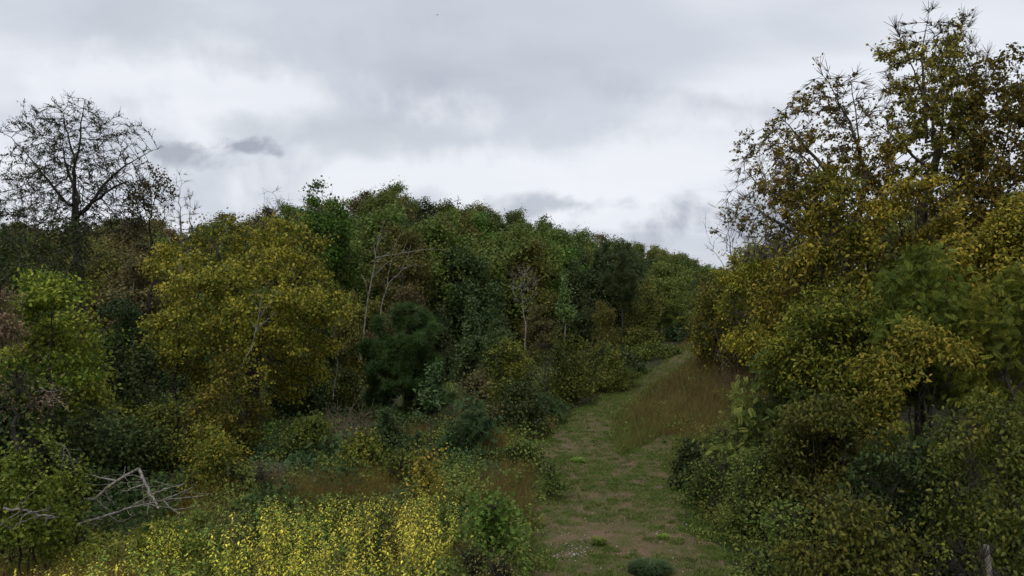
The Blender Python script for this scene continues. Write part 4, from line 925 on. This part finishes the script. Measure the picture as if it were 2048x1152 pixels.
while nw < 298:  # every stalk is a plant of its own
    px = wr.uniform(60, 925); Y = 10.2 * (20.0 / 10.2) ** wr.random()
    if px < 420 and Y > 11 + (px + 60) / 38: continue
    if lownoise(np.array([[px / 90, Y, 0]]), 1.1, np.random.default_rng(17))[0] < .30: continue
    if px > 880 and Y < 15: continue
    x, y, z = pos(px, Y); Hm = CAMZ + (576 - edge_top(px)) * Y / F - z
    H = min(wr.uniform(.9, 2.1), Hm * wr.uniform(.75, 1.04))
    if H < .6: continue
    green = wr.random() < .2
    if green: weed(WG, wr.randrange(3), px, Y, H * .85, 1.3, f'green leafy stalk {zone_(px, Y)}', f'green stalks {zone_(px, Y)}')
    else:
        wh = 'in the left third' if px < 420 else 'in the middle' if px < 660 else 'at the right end'; dp = 'front row' if Y < 12.6 else 'middle rows' if Y < 16 else 'back row'
        weed(WY, wr.randrange(5), px, Y, H, 1.75, f'yellowing leafy stalk {wh} of the foreground weed stand, {dp}', f'yellow leafed weeds {wh} of the stand, {dp}')
    nw += 1
low_cover('undergrowth', 'low mixed weeds filling the bottom left foreground', 'low', 30000, (-50, 1060), (9.5, 20), lambda x, y: (on_path(x, y) > 1.1) & (x < 1), .8, .085, T_diamond(), 51, 1.0, .2)
xy = vis_points(40000, (-60, 1060), (9.5, 19), r); k = left_mask(xy[:, 0], xy[:, 1]); xy = xy[k]
g = blades(xy, r.uniform(.3, 1.0, len(xy)), r.uniform(.006, .014, len(xy)), r, .3)
tag(link('dry_weed_stalks', build_mesh('dry_weed_stalks', *g, mats=(LM('dry'),))), 'thin dry stalks between the foreground weeds', 'grass', kind='stuff')
WB = [weed_mesh(940 + k, 1.5, 9, .075, 'hillbr', 6, .2) for k in range(2)]
for k_ in range(46):
    px = wr.uniform(120, 930); Y = wr.uniform(10.5, 19.5)
    if px < 420 and Y > 11 + (px + 60) / 38: continue
    x, y, z = pos(px, Y); Hm = CAMZ + (576 - edge_top(px)) * Y / F - z
    if Hm > .7: weed(WB, k_, px, Y, min(wr.uniform(1.1, 1.9), Hm * 1.04), 1.5, f'thin brown seeding stalk {zone_(px, Y)}', f'brown stalks {zone_(px, Y)}')
weed(WY, 1, 962, 17.2, 1.9, 1.75, 'isolated pale yellow leafed weed right of the yellow stand', None, wid=1.2)
shrub('bright green broad leafed sapling in the foreground beside the track', 985, 15.0, 985, 42, 'bright', n=1900, size=0.12, tmpl=T_maple(), name='sapling', trunks=2, step=.2, kill=.3, bark=BARK, gap=.2)
shrub('low green bush at the bottom between sapling and track', 945, 13.6, 1085, 42, 'low', n=2500, size=.08, gap=0.45)
shrub('reddish seeding weed clump at the bottom beside the track', 1000, 13, 1095, 36, 'dry', n=1800, size=.05, gap=.25)
# grass clumps on the track
def clump(label, px, Y, R_, H, pal, n, seed):
    r = np.random.default_rng(seed); x, y, z = pos(px, Y); a = r.uniform(0, 6.28, n); q = R_ * np.sqrt(r.uniform(0, 1, n)) * .8
    B = np.stack([q * np.cos(a), q * np.sin(a) * .8, np.zeros(n)], 1); out = np.stack([np.cos(a), np.sin(a), np.zeros(n)], 1)
    hh = H * r.uniform(.5, 1, n) * (1 - .5 * (q / R_) ** 2); mid_ = B + out * (hh * .25)[:, None] + r.normal(size=(n, 3)) * .02; mid_[:, 2] = hh * .8
    tip = mid_ + (out + r.normal(size=(n, 3)) * .5) * (hh * .5)[:, None]; tip[:, 2] = hh * r.uniform(.6, 1.1, n)
    s = np.stack([-np.sin(a), np.cos(a), np.zeros(n)], 1) * .009
    V = np.stack([B - s, B + s, mid_ + s, mid_ - s, tip], 1).reshape(-1, 3); T = np.array([[0, 1, 2], [0, 2, 3], [3, 2, 4]]); T = (T[None] + (np.arange(n) * 5)[:, None, None]).reshape(-1, 3)
    tn = np.repeat(np.stack([r.uniform(0, 1, n), r.uniform(.3, .8, n), r.uniform(0, 1, n)], 1), 5, 0)
    o = link('grass_clump', build_mesh('grass_clump', V, T, tn, mats=(LM(pal),))); o.location = (x, y, z + .02); tag(o, label, 'grass clump', 'grass clumps on the track'); return o
clump('widest bluish green grass clump on the right of the track', 1300, 16.9, .62, .30, 'lowbl', 1100, 1)
clump('small round green grass tuft in the middle of the track', 1197, 18.7, .20, .24, 'grass', 450, 2)
clump('green grass tuft near the bottom edge of the track', 1150, 14.0, .24, .14, 'grass', 450, 3)
clump('flat green tuft left of the widest clump', 1180, 15.6, .28, .12, 'grass', 450, 4)
clump('low tuft below the widest clump', 1225, 14.8, .22, .13, 'grass', 400, 5)
clump('small leafy tuft on the fork of the track', 1155, 27.5, .30, .22, 'weedgr', 400, 6)
clump('yellow green tuft at the right side of the track', 1327, 19.3, .16, .16, 'weedgr', 220, 7)
clump('long bluish grass clump at the lower right edge of the track', 1480, 14.6, .8, .4, 'lowbl', 1500, 8)
clump('greyish green grass clump at the bottom right of the track', 1410, 13.6, .6, .22, 'lowbl', 900, 9)
# pebbles
r = np.random.default_rng(88)
ico = np.array([[0, 0, .6], [1, 0, 0], [.2, .9, 0], [-.9, .5, 0], [-.7, -.6, 0], [.3, -.9, 0], [0, 0, -.4]]); icf = np.array([[0, 1, 2], [0, 2, 3], [0, 3, 4], [0, 4, 5], [0, 5, 1], [6, 2, 1], [6, 3, 2], [6, 4, 3], [6, 5, 4], [6, 1, 5]])
n = 260; Yp = r.uniform(12.5, 26, n); pxp = r.uniform(1060, 1430, n); cl = r.random(n) < .45; pxp[cl] = r.normal(1145, 22, cl.sum()); Yp[cl] = r.normal(18.3, .35, cl.sum())
xx = (pxp - 1024) / F * Yp; P = np.stack([xx, Yp, ground(xx, Yp) + .045], 1)
STONE = bark_mat('pale_stone', (.30, .28, .26), (.62, .60, .57), 30)
g = scatter((ico, icf), P, r.normal(size=(n, 3)) * np.array([1, 1, .1]), np.tile([0, 0, 1.], (n, 1)), r.uniform(.008, .026, n), np.zeros((n, 3)))
tag(link('gravel', build_mesh('gravel', *g, mats=(STONE,))), 'pale pebbles scattered on the dirt track', 'gravel', kind='stuff')
# bird
V = np.array([[-.25, 0, .06], [-.1, .05, .02], [0, .12, 0], [.1, .05, .02], [.25, 0, .06], [0, -.16, -.01], [0, 0, .03], [0, 0, -.04]])
Tb = np.array([[0, 1, 6], [1, 2, 6], [2, 3, 6], [3, 4, 6], [4, 5, 6], [5, 0, 6], [0, 7, 1], [1, 7, 2], [2, 7, 3], [3, 7, 4], [4, 7, 5], [5, 7, 0]])
bo = link('bird', build_mesh('bird', V * 1.6, Tb, mats=(DARKB,))); bo.location = at(875, 30, 160); tag(bo, 'tiny dark bird flying high in the grey sky', 'bird')

tot = {}
for o in S.objects:
    if o.type == 'MESH': tot[o.data.name] = len(o.data.polygons)
print('objects', len(S.objects), 'unique tris', sum(tot.values()), 'time', time.time() - T0)
